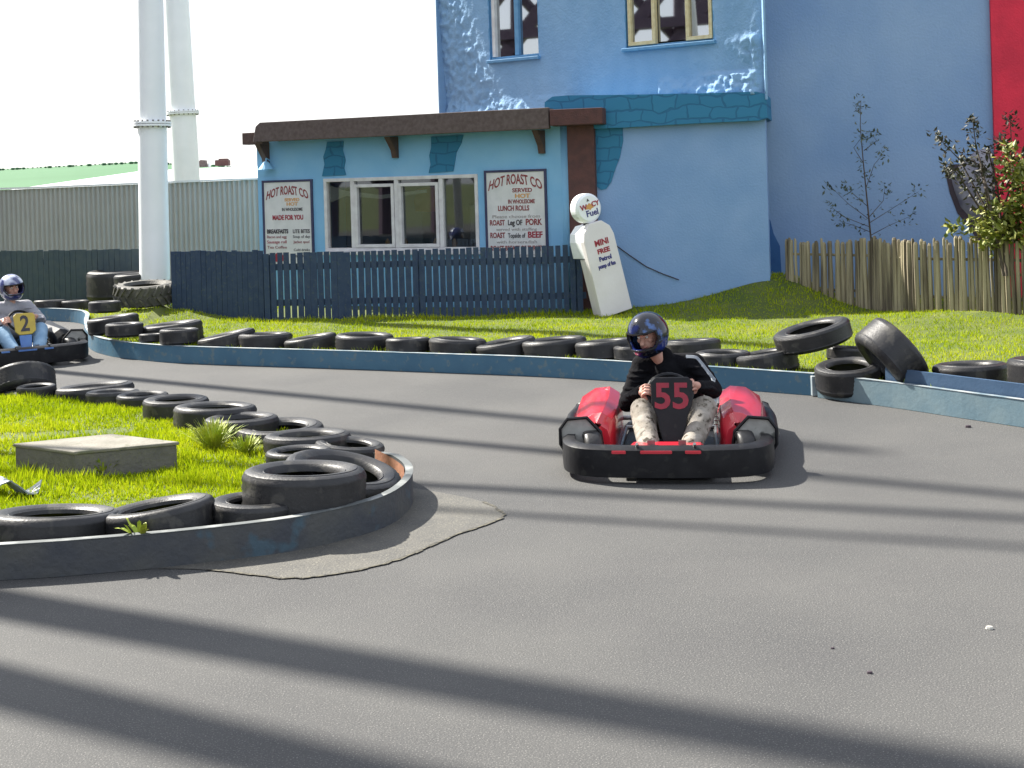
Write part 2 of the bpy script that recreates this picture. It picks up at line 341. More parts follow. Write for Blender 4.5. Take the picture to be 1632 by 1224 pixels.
def verge_z(x, y):
    d = max(0, y - bY(x)) if x > -5.2 else 1
    z = .12 * math.exp(-(d / 2.2) ** 2) + .03
    sx = 1.15 if x < 3.9 else .75
    z += .44 * math.exp(-((x - 3.8) / sx) ** 2 - ((y - 18.9) / 1.15) ** 2)
    z += .12 * math.exp(-((x + 4.9) / .7) ** 2 - ((y - 19.4) / .6) ** 2) + .12 * math.exp(-((x - 5.7) / 1.4) ** 2 - ((y - 16.3) / .8) ** 2)
    z += .02 * noise.noise((x * .8, y * .8, 0)) + .012 * noise.noise((x * 2.5, y * 2.5, 4))
    return z
def island_z(x, y): return .05 + .02 * noise.noise((x * 1.3, y * 1.3, 9)) + .01 * noise.noise((x * 4, y * 4, 2))
def sheet(name, x0, x1, y0, y1, st, test, zf, m, drop=-.25):
    nx, ny = int((x1 - x0) / st), int((y1 - y0) / st); mb = MB(); idx = {}
    for j in range(ny + 1):
        for i in range(nx + 1):
            x, y = x0 + i * st, y0 + j * st; ok = test((x, y)); mb.v.append(Vector((x, y, zf(x, y) if ok else drop))); idx[i, j] = ok
    for j in range(ny):
        for i in range(nx):
            if idx[i, j] or idx[i + 1, j] or idx[i, j + 1] or idx[i + 1, j + 1]:
                a = j * (nx + 1) + i; mb.f.append((a, a + 1, a + nx + 2, a + nx + 1))
    return mb.build(name, m, smooth=True, fix=False)

# ------------------------------------------------------------------ setting
g = MB(); g.add([(-2500, -500, -.3), (2500, -500, -.3), (2500, 3000, -.3), (-2500, 3000, -.3)], [(0, 1, 2, 3)])
tag(g.build('ground', M['field'], fix=False), kind='structure')
g = MB(); g.add([(-30, -12, 0), (16, -12, 0), (16, 24, 0), (-30, 24, 0)], [(0, 1, 2, 3)])
tag(g.build('road', M['asphalt'], fix=False), kind='structure')
tag(sheet('grass_verge', -16, 12, 8, 27.5, .11, in_verge, verge_z, M['soil']), kind='structure')
tag(sheet('island_ground', -6.5, -.8, 6, 13.5, .08, in_island, island_z, M['soil']), kind='structure')
# repaired tarmac patch around the island tip
pp = catmull(pts([(250, 906), (330, 908), (450, 921), (520, 917), (600, 902), (660, 882), (720, 855), (780, 834), (803, 820), (770, 800), (720, 788), (640, 775)], .004), 5)
mb = MB(); mb.add([p for p in pp] + [G(500, 860, .004)], [(i, i + 1, len(pp)) for i in range(len(pp) - 1)])
tag(mb.build('road_patch', M['patch']), kind='structure')
edge = []
for i, p in enumerate(pp[5:46]): edge.append(p + Vector((noise.noise((i * .9, 0, 0)) * .02, noise.noise((0, i * .9, 0)) * .02, .003)))
mb = MB()
for a, b in zip(edge[:-1], edge[1:]):
    w_ = .006 + .008 * rnd.random(); d = (b - a).normalized(); s_ = Vector((-d.y, d.x, 0)) * w_; mb.add([a - s_, b - s_, b + s_, a + s_], [(0, 1, 2, 3)])
tag(mb.build('road_crack', M['crack']), kind='structure')

# hill and hedge line far off
def lineY(p, Y): return P(p[0], p[1], Y)
mb = MB(); tops = [(-500, 282), (-200, 275), (0, 270), (60, 267), (120, 264), (215, 259), (300, 262), (420, 268), (600, 285), (800, 300)]
n_ = len(tops)
for x, y in tops: mb.v.append(P(x, y, 620))
for x, y in tops: mb.v.append(Vector((P(x, y, 300).x, 300, -.3)))
for x, y in tops: q = P(x, y, 620); mb.v.append(Vector((q.x, 900, -5)))
for i in range(n_ - 1): mb.f += [(i, i + 1, n_ + i + 1, n_ + i), (2 * n_ + i, 2 * n_ + i + 1, i + 1, i)]
tag(mb.build('hill', M['hill'], smooth=False), kind='structure')
mb = MB()
for k in range(90):
    x = -250 + k * 7 + rnd.random() * 5; y = np.interp(x, [t[0] for t in tops], [t[1] for t in tops])
    c = P(x, y, 600); s_ = rnd.uniform(.25, .8)
    mb.lathe([(0, -s_), (s_ * 1.7, -s_ * .3), (s_ * 1.3, s_ * .5), (0, s_ * .8)], 7, Matrix.Translation(c), closed=False)
tag(mb.build('hedgerow', M['hedge']), 'dark hedge line along the crest of the far green hill', 'hedge', kind='stuff')

# ------------------------------------------------------------------ barriers
def barrier(name, path, h, th, m, label, z0=0.0, group=None, cap='edge', hf=None, rust=False):
    root = empty(name, (path[0].x, path[0].y, 0), 0, label, 'barrier', group); o = Vector(root.location)
    n = len(path); nr = []
    for i in range(n):
        d = (path[min(i + 1, n - 1)] - path[max(i - 1, 0)]); d.z = 0; d.normalize(); nr.append(Vector((-d.y, d.x, 0)))
    mb = MB()
    for i, p in enumerate(path):
        hh = h if hf is None else hf(i / (n - 1)); q = p - o; q.z = 0
        wv = nr[i] * .006 * noise.noise((i * .35, 3, 0))
        mb.v += [q + wv + Vector((0, 0, z0)), q + wv + Vector((0, 0, hh)), q + nr[i] * th + wv + Vector((0, 0, hh)), q + nr[i] * th + wv + Vector((0, 0, z0))]
    for i in range(n - 1):
        for k in range(4): mb.f.append((4 * i + k, 4 * i + 4 + k, 4 * i + 4 + (k + 1) % 4, 4 * i + (k + 1) % 4))
    mb.f += [(0, 1, 2, 3), (4 * n - 4, 4 * n - 1, 4 * n - 2, 4 * n - 3)]
    mb.build('board', m, root, bevel=.004)
    if cap:
        mb = MB()
        for i, p in enumerate(path):
            hh = h if hf is None else hf(i / (n - 1)); q = p - o; q.z = 0; q = q + nr[i] * -.004
            mb.v += [q + Vector((0, 0, hh + .001)), q + Vector((0, 0, hh + .004)), q + nr[i] * (th + .008) + Vector((0, 0, hh + .004)), q + nr[i] * (th + .008) + Vector((0, 0, hh + .001))]
        for i in range(n - 1):
            for k in range(4): mb.f.append((4 * i + k, 4 * i + 4 + k, 4 * i + 4 + (k + 1) % 4, 4 * i + (k + 1) % 4))
        mb.f += [(0, 1, 2, 3), (4 * n - 4, 4 * n - 1, 4 * n - 2, 4 * n - 3)]
        mb.build('top_edge', M[cap], root)
    return root
barrier('track_barrier', BK, .19, .05, M['barrier'], 'long blue barrier board curving behind the karts along the far side of the track')
BR2 = catmull(BR, 4)
b2 = barrier('track_barrier', BR2, .205, .04, M['barrier_pale'], 'sunlit pale blue barrier board at the right edge of the track')
mb = MB(); o = b2.location
off = [p + Vector((.0, .14, 0)) for p in BR2[4:]]
for a, b in zip(off[:-1], off[1:]):
    mb.bar(a - o + Vector((0, 0, .16)), b - o + Vector((0, 0, .16)), .03, .30)
mb.build('back_board', M['barrier_navy'], b2)
mb = MB(); q = G(1299, 632) - o; mb.box(q + Vector((.0, .05, .09)), (.05, .12, .17)); mb.build('end_block', M['edge'], b2, bevel=.005)
bi = barrier('track_barrier', ISL, .18, .04, M['barrier_grey'], 'weathered grey barrier board wrapped round the near grass island', cap='edge_dull', hf=lambda t: .18 if t < .9 else .18 - .5 * (t - .9))
mb = MB()
for i in range(len(ISL) - 14, len(ISL) - 2):
    a, b = ISL[i] - bi.location, ISL[i + 1] - bi.location; d = (b - a).normalized(); n_ = Vector((-d.y, d.x, 0)) * .046
    mb.add([a + n_ + Vector((0, 0, .03)), b + n_ + Vector((0, 0, .03)), b + n_ + Vector((0, 0, .165)), a + n_ + Vector((0, 0, .165))], [(0, 1, 2, 3)])
mb.build('rusty_lining', M['rust'], bi)

# ------------------------------------------------------------------ tyres
def tyre_mesh(Rr, T, rin, lugs, m, name='tyre', grooves=3, sag=.0, deep=.006):
    h = T / 2; prof = []
    prof += [(rin, h * .62), (rin + .008, h * .80), (rin + .03, h * .90), (rin + .036, h * .87), (rin + (Rr - rin) * .42, h * .99), (rin + (Rr - rin) * .62, h * 1.0), (rin + (Rr - rin) * .64, h * .97), (rin + (Rr - rin) * .78, h * .95)]
    prof += [(Rr - .016, h * .88), (Rr - .010, h * .80)]; prof.append((Rr, h * .72))
    tr = len(prof)
    for k in range(grooves * 2 + 1):
        z = h * .6 - h * 1.2 * k / (grooves * 2); prof.append((Rr + .004 - (deep * 1.5 if k % 2 else 0), z))
    te = len(prof)
    prof += [(Rr - .006, -h * .70), (Rr - .022, -h * .86), (rin + (Rr - rin) * .68, -h * .97), (rin + (Rr - rin) * .35, -h * .98), (rin + .012, -h * .80), (rin, -h * .62)]
    prof += [(rin + .02, -h * .55), (Rr - .04, -h * .60), (Rr - .022, 0), (Rr - .04, h * .60), (rin + .02, h * .55)]
    n = lugs * 2 + lugs; mb = MB(); n = lugs * 2; m_ = len(prof)
    for k in range(n):
        t = 2 * math.pi * k / n
        for i, (r, z) in enumerate(prof):
            rr = r
            if tr - 3 <= i <= te + 1: rr -= .008 * (k % 2)
            tw = .6 * math.pi * 2 / n * (z / h) if tr - 1 <= i <= te else 0
            mb.v.append(Vector((rr * math.cos(t + tw), rr * math.sin(t + tw), z)))
    for k in range(n):
        k2 = (k + 1) % n
        for i in range(m_):
            j = (i + 1) % m_; mb.f.append((k * m_ + i, k2 * m_ + i, k2 * m_ + j, k * m_ + j))
    o = mb.build(name, m, smooth=True, fix=True)
    o.data.set_sharp_from_angle(angle=R(38))
    me = o.data; bpy.data.objects.remove(o)
    return me
TM = [tyre_mesh(.5, .32, .295, 44, M['rubber'], 'tyre'), tyre_mesh(.5, .36, .30, 36, M['rubber'], 'tyre', grooves=4), tyre_mesh(.5, .29, .315, 50, M['rubber'], 'tyre', grooves=3)]
TREL = [.32, .36, .29]
def tyre(Yf, xl, xr, ytop, label, tilt=0, nod=0, kind=None, group='tyres lining the track', D=None, zbase=None, rz=None, th=None, name='tyre'):
    cx = (xl + xr) / 2
    if D is None:
        D = .55
        for _ in range(6): D = (xr - xl) / F * (Yf + D / 2)
    k = rnd.randrange(3) if kind is None else kind
    T = TREL[k] * D * (1.15 if k < 3 else 1) if th is None else th
    Yc = Yf + D / 2
    yt = Yf + D * .9
    ztop = H - (ytop - yhor(cx)) / F * yt
    zc = ztop - T / 2 - abs(math.sin(R(tilt))) * D / 2 - D / 2 * math.sin(R(nod)) * .9 if zbase is None else zbase + T / 2
    me = TM[k]; o = bpy.data.objects.new(name, me); COL.objects.link(o)
    o.location = (P(cx, yhor(cx), Yc).x + 0, Yc, zc)
    # keep the pixel column once the drop below the horizon is known (roll)
    py = yhor(cx) + (H - zc) * F / Yc; o.location.x = P(cx, py, Yc).x
    rot = Matrix.Rotation(R(-tilt), 4, 'Y') @ Matrix.Rotation(R(nod), 4, 'X') @ Matrix.Rotation(rnd.random() * 6 if rz is None else rz, 4, 'Z')
    o.matrix_world = Matrix.Translation(o.location) @ rot @ Matrix.Diagonal((D, D, T / TREL[k], 1))
    tag(o, label, 'tyre', group); return o
def YB(px):   # depth of far barrier base under this pixel column
    best = None
    for q in (BK, BR2):
        for a, b in zip(q[:-1], q[1:]):
            pa, pb = 816 + F * a.x / a.y, 816 + F * b.x / b.y
            if min(pa, pb) <= px <= max(pa, pb):
                t = (px - pa) / (pb - pa + 1e-9); y = a.y + (b.y - a.y) * t
                best = y if best is None else min(best, y)
    return best or 10
back = [  # xl, xr, ytop, tilt, extra depth, label
 (55, 105, 478, 0, 'T', 'low tyre behind the far barrier directly right of the distant rider'),
 (98, 142, 478, 0, 'T', 'tyre behind the far barrier just left of the bend of the blue barrier'),
 (142, 192, 479, 0, 2.3, 'small dark tyre at the back of the bend, below the tractor tyre'),
 (141, 221, 497, 6, .55, 'tyre lying on the tip of the barrier bend, slightly tilted'),
 (169, 228, 513, 0, .05, 'front tyre closest to the tip of the barrier bend'),
 (225, 323, 507, 5, .65, 'tyre in the back rank just right of the barrier bend'),
 (222, 262, 531, 0, .12, 'narrow looking tyre half hidden between two others near the barrier bend'),
 (255, 317, 522, 0, .03, 'third front tyre from the barrier bend'),
 (316, 409, 519, 11, .10, 'tyre tilted up to the right, below the left menu board'),
 (380, 466, 529, 0, .12, 'tyre right of the strongly tilted one, below the left menu board'),
 (454, 538, 527, 8, .12, 'tyre rising to the right below the left end of the kiosk window'),
 (535, 627, 527, -2, .10, 'flat tyre below the middle of the kiosk window'),
 (615, 686, 537, 0, .05, 'low small tyre between two bigger ones below the kiosk window'),
 (683, 775, 534, -3, .10, 'tyre below the right end of the kiosk window'),
 (758, 856, 531, 9, .10, 'tyre tilted up to the right below the right menu board'),
 (832, 936, 533, 4, .10, 'tyre below the right end of the picket fence'),
 (917, 1012, 537, 4, .10, 'tyre below the petrol pump sign, left of the driver'),
 (978, 1040, 549, 0, .03, 'tyre directly behind the helmet of the driver in the red kart'),
 (1058, 1149, 538, 2, .45, 'tyre just right of the helmet of the driver in the red kart'),
 (1108, 1196, 556, 0, .08, 'tyre behind the shoulder of the driver in the red kart'),
 (1172, 1272, 550, 9, .08, 'tilted tyre carrying the raised tyre at its right'),
 (1318, 1385, 548, -4, .55, 'tyre in the back between the raised tyre and the leaning tyre'),
 (1489, 1605, 573, 2, .20, 'lone flat tyre on the right behind the sunlit barrier'),
 (1609, 1730, 566, 0, .22, 'tyre cut by the right edge of the picture'),
]
for xl, xr, yt, tl, ex, lb in back:
    if ex == 'T': Yf = 20.1
    else: Yf = YB((xl + xr) / 2) + .07 + ex
    tyre(Yf, xl, xr, yt, lb, tilt=tl, nod=rnd.uniform(-4.5, -.5), group='tyres along the far barrier')
tyre(11.58, 1234, 1357, 498, 'raised tyre resting across two others, tilted up to the right', tilt=14, nod=1, th=.18, kind=1, group='tyres along the far barrier')
tyre(YB(1340) - .06, 1300, 1404, 564, 'tyre hanging over the barrier joint in front of the others', tilt=5, nod=6, kind=1, group='tyres along the far barrier')
lt = tyre(YB(1420) - .10, 1366, 1486, 520, 'tyre leaning steeply on its neighbour with its tread to the sky', tilt=-52, nod=-4, kind=1, group='tyres along the far barrier', D=.62, th=.29)
lt.location = P(1420, 566, YB(1420) + .30)

def YI(cx, yb, z=.05): return F / ((yb - yhor(cx)) / (H - z))
isl = [
 (28, 88, 610, 634, 0, 'tyre under the upended tyre at the left edge of the grass island'),
 (91, 213, 605, 634, 3, 'wide tyre at the back of the island, tilted up to the right'),
 (138, 222, 619, 645, 0, 'small light edged tyre second in the diagonal row of the island'),
 (187, 268, 622, 652, 0, 'third tyre in the diagonal row at the back of the island'),
 (229, 332, 627, 671, -1, 'fourth tyre in the diagonal row at the back of the island'),
 (278, 408, 638, 688, -2, 'big hollow tyre in the middle of the diagonal row behind the weeds'),
 (327, 444, 657, 702, 0, 'tyre right behind the tall yellow weeds'),
 (376, 516, 665, 709, 0, 'tyre right of the tall yellow weeds'),
 (421, 560, 683, 733, 0, 'tyre below the heap at the bend of the island row'),
 (500, 612, 690, 740, -6, 'rear tyre of the heap at the tip of the island'),
 (424, 530, 709, 758, 0, 'lowest tyre under the slanted one at the tip of the island'),
 (387, 583, 731, 812, -2, 'large flat tyre in front of the heap at the island tip'),
 (335, 483, 781, 838, -2, 'smaller tyre lying behind the near grey barrier'),
 (165, 343, 781, 862, 7, 'tilted tyre behind the small weed on the near barrier'),
 (-15, 190, 802, 882, -2, 'wide tyre at the lower left behind the near barrier'),
 (-200, -12, 806, 890, 0, 'tyre beyond the lower left edge of the picture'),
]
for xl, xr, yt, yb, tl, lb in isl[:-1]:
    cx_ = (xl + xr) / 2; yf_ = {485: 7.12, 409: 7.02, 254: 6.86, 87.5: 6.76}.get(cx_, YI(cx_, yb))
    tyre(yf_, xl, xr, yt, lb, tilt=tl, nod={485: -3.5, 409: -3, 254: -4, 87.5: -7}.get(cx_, rnd.uniform(-4, 1)), group='tyres round the grass island')
tyre(7.62, 447, 637, 699, 'large slanted tyre on top of the heap at the island tip', tilt=-13, nod=4, kind=1, group='tyres round the grass island')
up = tyre(12.6, -10, 86, 582, 'upended tyre leaning at the left edge of the grass island', tilt=14, nod=-28, kind=1, group='tyres round the grass island', D=.60)
up.location = P(38, 612, 12.9)
# tractor tyres by the column
def tractor_mesh():
    Rr, h, rin = .5, .17, .30; prof = [(rin, h * .7), (rin + .05, h), (Rr - .06, h), (Rr - .02, h * .85), (Rr - .02, -h * .85), (Rr - .06, -h), (rin + .05, -h), (rin, -h * .7), (Rr - .06, -h * .6), (Rr - .06, h * .6)]
    mb = MB(); mb.lathe(prof, 48)
    for k in range(22):
        for s_ in (1, -1):
            t0 = 2 * math.pi * (k + (.5 if s_ < 0 else 0)) / 22; t1 = t0 + .22
            a = Vector((Rr * math.cos(t0), Rr * math.sin(t0), s_ * .02)); b = Vector(((Rr - .015) * math.cos(t1), (Rr - .015) * math.sin(t1), s_ * h * .95))
            mb.bar(a, b, .035, .05, up=(math.cos(t0), math.sin(t0), 0))
    o = mb.build('tractor_tyre', M['rubber_dust']); me = o.data; bpy.data.objects.remove(o); return me
TM.append(tractor_mesh()); TREL.append(.34)
tyre(19.2, 184, 279, 446, 'big lugged tractor tyre lying at the foot of the near white column', kind=3, group='tractor tyres', nod=4, name='tractor_tyre')
tyre(20.4, 183, 250, 432, 'darker tyre lying just behind the lugged tractor tyre', tilt=3, kind=1, group='tractor tyres', name='tractor_tyre')
tyre(20.9, 140, 236, 428, 'black tyre standing in the shade left of the lugged tractor tyre', kind=0, group='tractor tyres', th=.5, name='tractor_tyre')

# ------------------------------------------------------------------ white ride columns
def column(base, top, r0, r1, zf, label, z1):
    base, top = Vector(base), Vector(top); root = empty('ride_column', base, 0, label, 'column', 'white steel columns of the ride')
    d = (top - base); L = d.length; q = d.normalized().to_track_quat('Z', 'Y').to_matrix().to_4x4()
    zf = zf / d.normalized().z
    rf = r0 + (r1 - r0) * zf / L
    a = MB(); a.lathe([(0, 0), (r0, 0), (rf, zf - .03), (0, zf - .03)], 40, q, closed=False); a.build('lower_shaft', M['white_paint'], root, smooth=False)
    a = MB(); a.lathe([(0, zf + .03), (rf * .97, zf + .03), (r1, L), (0, L)], 40, q, closed=False); a.build('upper_shaft', M['white_paint'], root, smooth=True)
    a = MB(); a.lathe([(0, zf - .035), (rf + .075, zf - .035), (rf + .075, zf - .004), (0, zf - .004)], 40, q, closed=False); a.lathe([(0, zf + .004), (rf + .075, zf + .004), (rf + .075, zf + .035), (0, zf + .035)], 40, q, closed=False)
    fl = a.build('flange', M['white_paint'], root)
    a = MB()
    for k in range(20):
        t = 2 * math.pi * k / 20; c = q @ Vector(((rf + .045) * math.cos(t), (rf + .045) * math.sin(t), zf)); a.tube([c - q @ Vector((0, 0, .06)), c + q @ Vector((0, 0, .06))], .016, 6)
    a.build('bolts', M['bolt'], fl)
    for p in root.children:
        p.data.polygons.foreach_set('use_smooth', [True] * len(p.data.polygons)); p.data.set_sharp_from_angle(angle=R(35))
    return root
Yc_ = 20.6
bL = P(248, yhor(248) + H * F / Yc_, Yc_); tL = P(240, -220, Yc_)
tL = bL + (P(239, 0, Yc_) - bL) * 2.0
fzL = P(244, 198, Yc_).z
column(bL, tL, .236, .188, fzL, 'nearer white steel column with a bolted flange, lugged tyre at its foot', 0)
Yd = 31
bR = P(299, yhor(299) + H * F / Yd, Yd); bR.z = 0; tR = P(297, 285, Yd); tR2 = P(281, 0, Yd)
dirR = (tR2 - tR); bR = tR - dirR * ((tR.z) / dirR.z); tR3 = tR + dirR * 2.2
column(bR, tR3, .325, .27, P(293, 180, Yd).z, 'farther white steel column leaning slightly, rising behind the corrugated wall', 0)

# ride supports standing left of the picture: their shadows cross the track
def shadow_pole(a, b, r, label, ext=3.0, extr=3.0):
    A, B = G(*a), G(*b); d = (B - A).normalized(); base = A - d * ext; end = B + d * extr
    L = (end - base).length; hgt = L * math.tan(SUN_EL)
    top = end + SUN * (hgt / SUN.z)      # the point whose shadow is the far end
    root = empty('ride_column', base, 0, label, 'column', 'ride columns left of the picture')
    mb = MB(); mb.tube([Vector((0, 0, 0)), top - base], [r, r * .92], 24); mb.build('shaft', M['white_paint'], root, smooth=True)
    mb = MB(); mb.lathe([(0, 0), (r + .12, 0), (r + .12, .04), (0, .04)], 24, closed=False); mb.build('base_plate', M['bolt'], root)
for a, b, r, lb in [((0, 962), (1200, 1172), .185, 'thick white column left of the picture, casting the long band low across the track'),
                    ((0, 1094), (515, 1224), .19, 'second thick white column left of the picture, casting the lowest shadow band'),
                    ((-100, 574), (900, 672), .105, 'slim white column left of the picture, casting the farthest shadow band'),
                    ((560, 690), (1632, 790), .09, 'slim white column left of the picture, casting the band behind the red kart'),
                    ((660, 772), (1632, 826), .07, 'slim white column left of the picture, casting the band in front of the red kart'),
                    ((690, 812), (1632, 872), .05, 'slimmest white column left of the picture')]:
    A = G(*a); B = G(*b); d = (B - A).normalized(); ext = max(2.5, (A.x + 7.5) / d.x)
    shadow_pole(a, b, r, lb, ext=ext, extr=2.5)

# ------------------------------------------------------------------ corrugated wall and far building
cw = Plane((-14.5, 26.5), (-4.3, 24.5))
root = empty('corrugated_wall', cw.A, 0, 'grey corrugated metal wall behind the blue fence at the left', 'wall')
mb = MB(); N = 420; Lw = cw.L; pv = []
for i in range(N + 1):
    u = Lw * i / N; off = .02 if (i // 2) % 2 else -.02
    px = 816 + F * cw.pt(u, 0).x / cw.pt(u, 0).y
    yt = np.interp(px, [0, 410], [303, 286]); zt = H - (yt - yhor(px)) / F * cw.pt(u, 0).y
    a = cw.pt(u, 0, off) - cw.A; mb.v += [a, a + Vector((0, 0, zt))]
for i in range(N): mb.f.append((2 * i, 2 * i + 2, 2 * i + 3, 2 * i + 1))
mb.build('cladding', M['corr'], root, fix=False)
mb = MB(); zs = [H - (np.interp(px, [0, 410], [303, 286]) - yhor(px)) / F * Y for px, Y in ((-150, 26.5), (410, 24.5))]
for u in (0,):
    z0 = mb and 0
a = Vector((0, 0, 0)); pv0 = cw.pt(0, 0) - cw.A; pv1 = cw.pt(cw.L, 0) - cw.A
def ztop(u):
    p = cw.pt(u, 0); px = 816 + F * p.x / p.y; return H - (np.interp(px, [0, 410], [303, 286]) - yhor(px)) / F * p.y
uu = [cw.L * k / 12 for k in range(13)]
for a_, b_ in zip(uu[:-1], uu[1:]): mb.bar(cw.pt(a_, ztop(a_) + .02) - cw.A, cw.pt(b_, ztop(b_) + .02) - cw.A, .1, .035)
mb.build('coping', M['white_roof'], root)
# far white roofed shed
root = empty('white_roofed_shed', (-10, 45, 0), 0, 'long low shed with a pale pitched roof beyond the corrugated wall', 'building'); o = root.location
e0, e1 = P(-10, 306, 42), P(470, 286, 42); r0, r1 = P(222, 273, 60), P(470, 261, 60)
mb = MB(); mb.add([e0 - o, e1 - o, r1 - o, r0 - o, e0 - o - Vector((0, 0, .15)), e1 - o - Vector((0, 0, .15)), r1 - o - Vector((0, 0, .15)), r0 - o - Vector((0, 0, .15))], [(0, 1, 2, 3), (7, 6, 5, 4), (0, 4, 5, 1), (1, 5, 6, 2), (2, 6, 7, 3), (3, 7, 4, 0)])
mb.build('roof', M['white_roof'], root)
mb = MB(); vs = [e0, e1, r1, r0]; mb.add([Vector((v.x, v.y, -.3)) - o for v in vs] + [Vector((v.x, v.y, v.z - .16)) - o for v in vs], [(0, 1, 5, 4), (1, 2, 6, 5), (2, 3, 7, 6), (3, 0, 4, 7)]); mb.build('wall', M['corr'], root)
root = empty('roof_unit', P(346, 262, 59), 0, 'small brown and white unit on top of the far pale roof', 'roof unit')
mb = MB(); mb.box((.25, 0, .06), (.6, .5, .26)); mb.box((.3, 0, .21), (.4, .4, .08)); mb.build('housing', M['red_brown'], root, bevel=.05)
mb = MB(); mb.prism([(-1.0, -.1), (-.45, -.1), (-.5, .2), (-.7, .22)], -.2, .2, Matrix.Rotation(R(90), 4, 'X')); mb.build('cowl', M['felt'], root)
mb = MB(); mb.tube([(-.35, 0, -.1), (-.3, 0, .5)], .06, 8); mb.tube([(-.3, 0, .5), (-.3, 0, .62)], .12, 8); mb.build('pipe', M['white_paint'], root)

# ------------------------------------------------------------------ fences
def picket_fence(name, A, B, h, pw, gap, m, label, z0=0, posts=2.2, uneven=.012, blocks=None):
    pl = Plane(A, B); root = empty(name, pl.A, 0, label, 'fence'); o = pl.A
    mb = MB(); u = pw / 2; r_ = random.Random(hash(label) % 999 + 3)
    while u < pl.L:
        zt = h + r_.uniform(-uneven, uneven); lean = r_.uniform(-.006, .006)
        a = pl.pt(u, z0, .03) - o; b = pl.pt(u + lean, zt, .03) - o
        w_ = pw * r_.uniform(.93, 1.05)
        if blocks and not blocks(u): w_ = pw + gap - .003
        mb.bar(a, b, w_, .018, up=pl.n)
        u += pw + gap
    mb.build('pickets', m, root)
    mb = MB()
    for z in (h * .28, h * .80): mb.bar(pl.pt(0, z, 0) - o, pl.pt(pl.L, z, 0) - o, .035, .09)
    mb.build('rails', m, root)
    k = 0; u = .05
    while u < pl.L:
        mb = MB(); mb.bar(pl.pt(u, z0 - .1, -.05) - o, pl.pt(u, h - .02, -.05) - o, .09, .075, up=pl.n); mb.build('post', m, root); u += posts
    return root, pl
f0, f1 = (-5.55, 21.0), (-3.35, 18.95)
picket_fence('picket_fence', (-16, 24.6), (-5.75, 21.3), .99, .10, .006, M['fence_old'], 'faded grey teal close boarded fence at the left, in front of the corrugated wall', posts=2.4)
picket_fence('picket_fence', (-5.06, 19.5), (-3.62, 18.9), 1.03, .085, .004, M['fence'], 'dark teal fence run going back beside the near white column')
picket_fence('picket_fence', (-3.58, 18.85), (1.0, 18.62), .985, .076, .021, M['fence'], 'navy blue picket fence in front of the kiosk window', blocks=lambda u: not (.55 < u < .72 or 1.0 < u < 1.25))
# palisade of split stakes
def stake_fence():
    root = empty('stake_fence', (3.83, 18.5, 0), 0, 'rustic fence of uneven weathered wooden stakes at the right', 'fence'); o = root.location
    line = [Vector((3.82, 18.5, 0)), Vector((4.77, 17.6, 0)), Vector((5.07, 16.8, 0)), Vector((6.18, 15.9, 0)), Vector((9.2, 14.7, 0))]
    mb = MB(); r_ = random.Random(5); acc = []
    for a, b in zip(line[:-1], line[1:]):
        L = (b - a).length; t = 0
        while t < L:
            p = a + (b - a) * (t / L); rr = r_.uniform(.018, .038); z = .965 + .035 * (p.x - 3.8) + r_.uniform(-.04, .05); d = Vector((r_.uniform(-.02, .02), r_.uniform(-.012, .012), 0))
            s1 = r_.random() * 3
            pl = [p - o + Vector((0, 0, -.1)), p - o + d * .4 + Vector((0, 0, .35)), p - o + d + Vector((0, 0, .7)), p - o + d * .8 + Vector((0, 0, z - .03)), p - o + d * .8 + Vector((r_.uniform(-.01, .01), 0, z))]
            mb.tube(pl, [rr * 1.05, rr, rr * .95, rr * .85, rr * .55], 6); t += rr * 1.8 + r_.uniform(-.004, .014)
    mb.build('stakes', M['stake'], root)
    for z in (.3, .78):
        mb = MB(); mb.tube([p - o + Vector((0, .05, z)) for p in line], .02, 6); mb.build('rail', M['stake'], root)
stake_fence()

# ------------------------------------------------------------------ kiosk
ST = Plane((-4.10, 21.3), (.81, 19.2))
kiosk = empty('kiosk', ST.A, 0, 'single storey light blue food kiosk with a brown flat roof behind the picket fence', 'kiosk'); KO = ST.A
def W(pl, o):      # local coordinate helper: (u, z, off) -> object space
    return lambda u, z, off=0: pl.pt(u, z, off) - o
K = W(ST, KO)
def slab(mb, f, u0, u1, z0, z1, o0, o1):
    c = [f(u, z, o_) for o_ in (o0, o1) for z in (z0, z1) for u in (u0, u1)]
    mb.add(c, [(0, 1, 3, 2), (4, 6, 7, 5), (0, 4, 5, 1), (2, 3, 7, 6), (0, 2, 6, 4), (1, 5, 7, 3)]); return mb
uL, _ = ST.uz(411, 300); uR, _ = ST.uz(868, 300); uE, _ = ST.uz(905, 300)
wu0, wz1 = ST.uz(516, 288); wu1, _ = ST.uz(762, 300); wz0 = ST.uz(515, 401)[1]; wz1 = ST.uz(640, 281)[1]
ZR = 2.72
mb = MB()
slab(mb, K, uL, wu0, 0, ZR, -.15, 0); slab(mb, K, wu1, uE, 0, ZR, -.15, 0)
slab(mb, K, wu0, wu1, 0, wz0, -.15, 0); slab(mb, K, wu0, wu1, wz1, ZR, -.15, 0)
slab(mb, K, uL, uL + .15, 0, ZR, -2.6, -.15)
mb.build('wall', M['stall_blue'], kiosk)
mb = MB(); slab(mb, K, uL + .15, uE, 0, ZR, -2.6, -2.5); slab(mb, K, uL + .15, uE, ZR - .05, ZR, -2.5, -.15); slab(mb, K, uL + .15, uE, .02, .05, -2.5, -.15)
mb.build('room', M['interior'], kiosk)
# rounded corner column at the right
c = K(uE - .02, 0, -.14); mb = MB(); mb.tube([c, c + Vector((0, 0, ZR))], .16, 24); mb.build('corner_column', M['stall_blue'], kiosk, smooth=True)
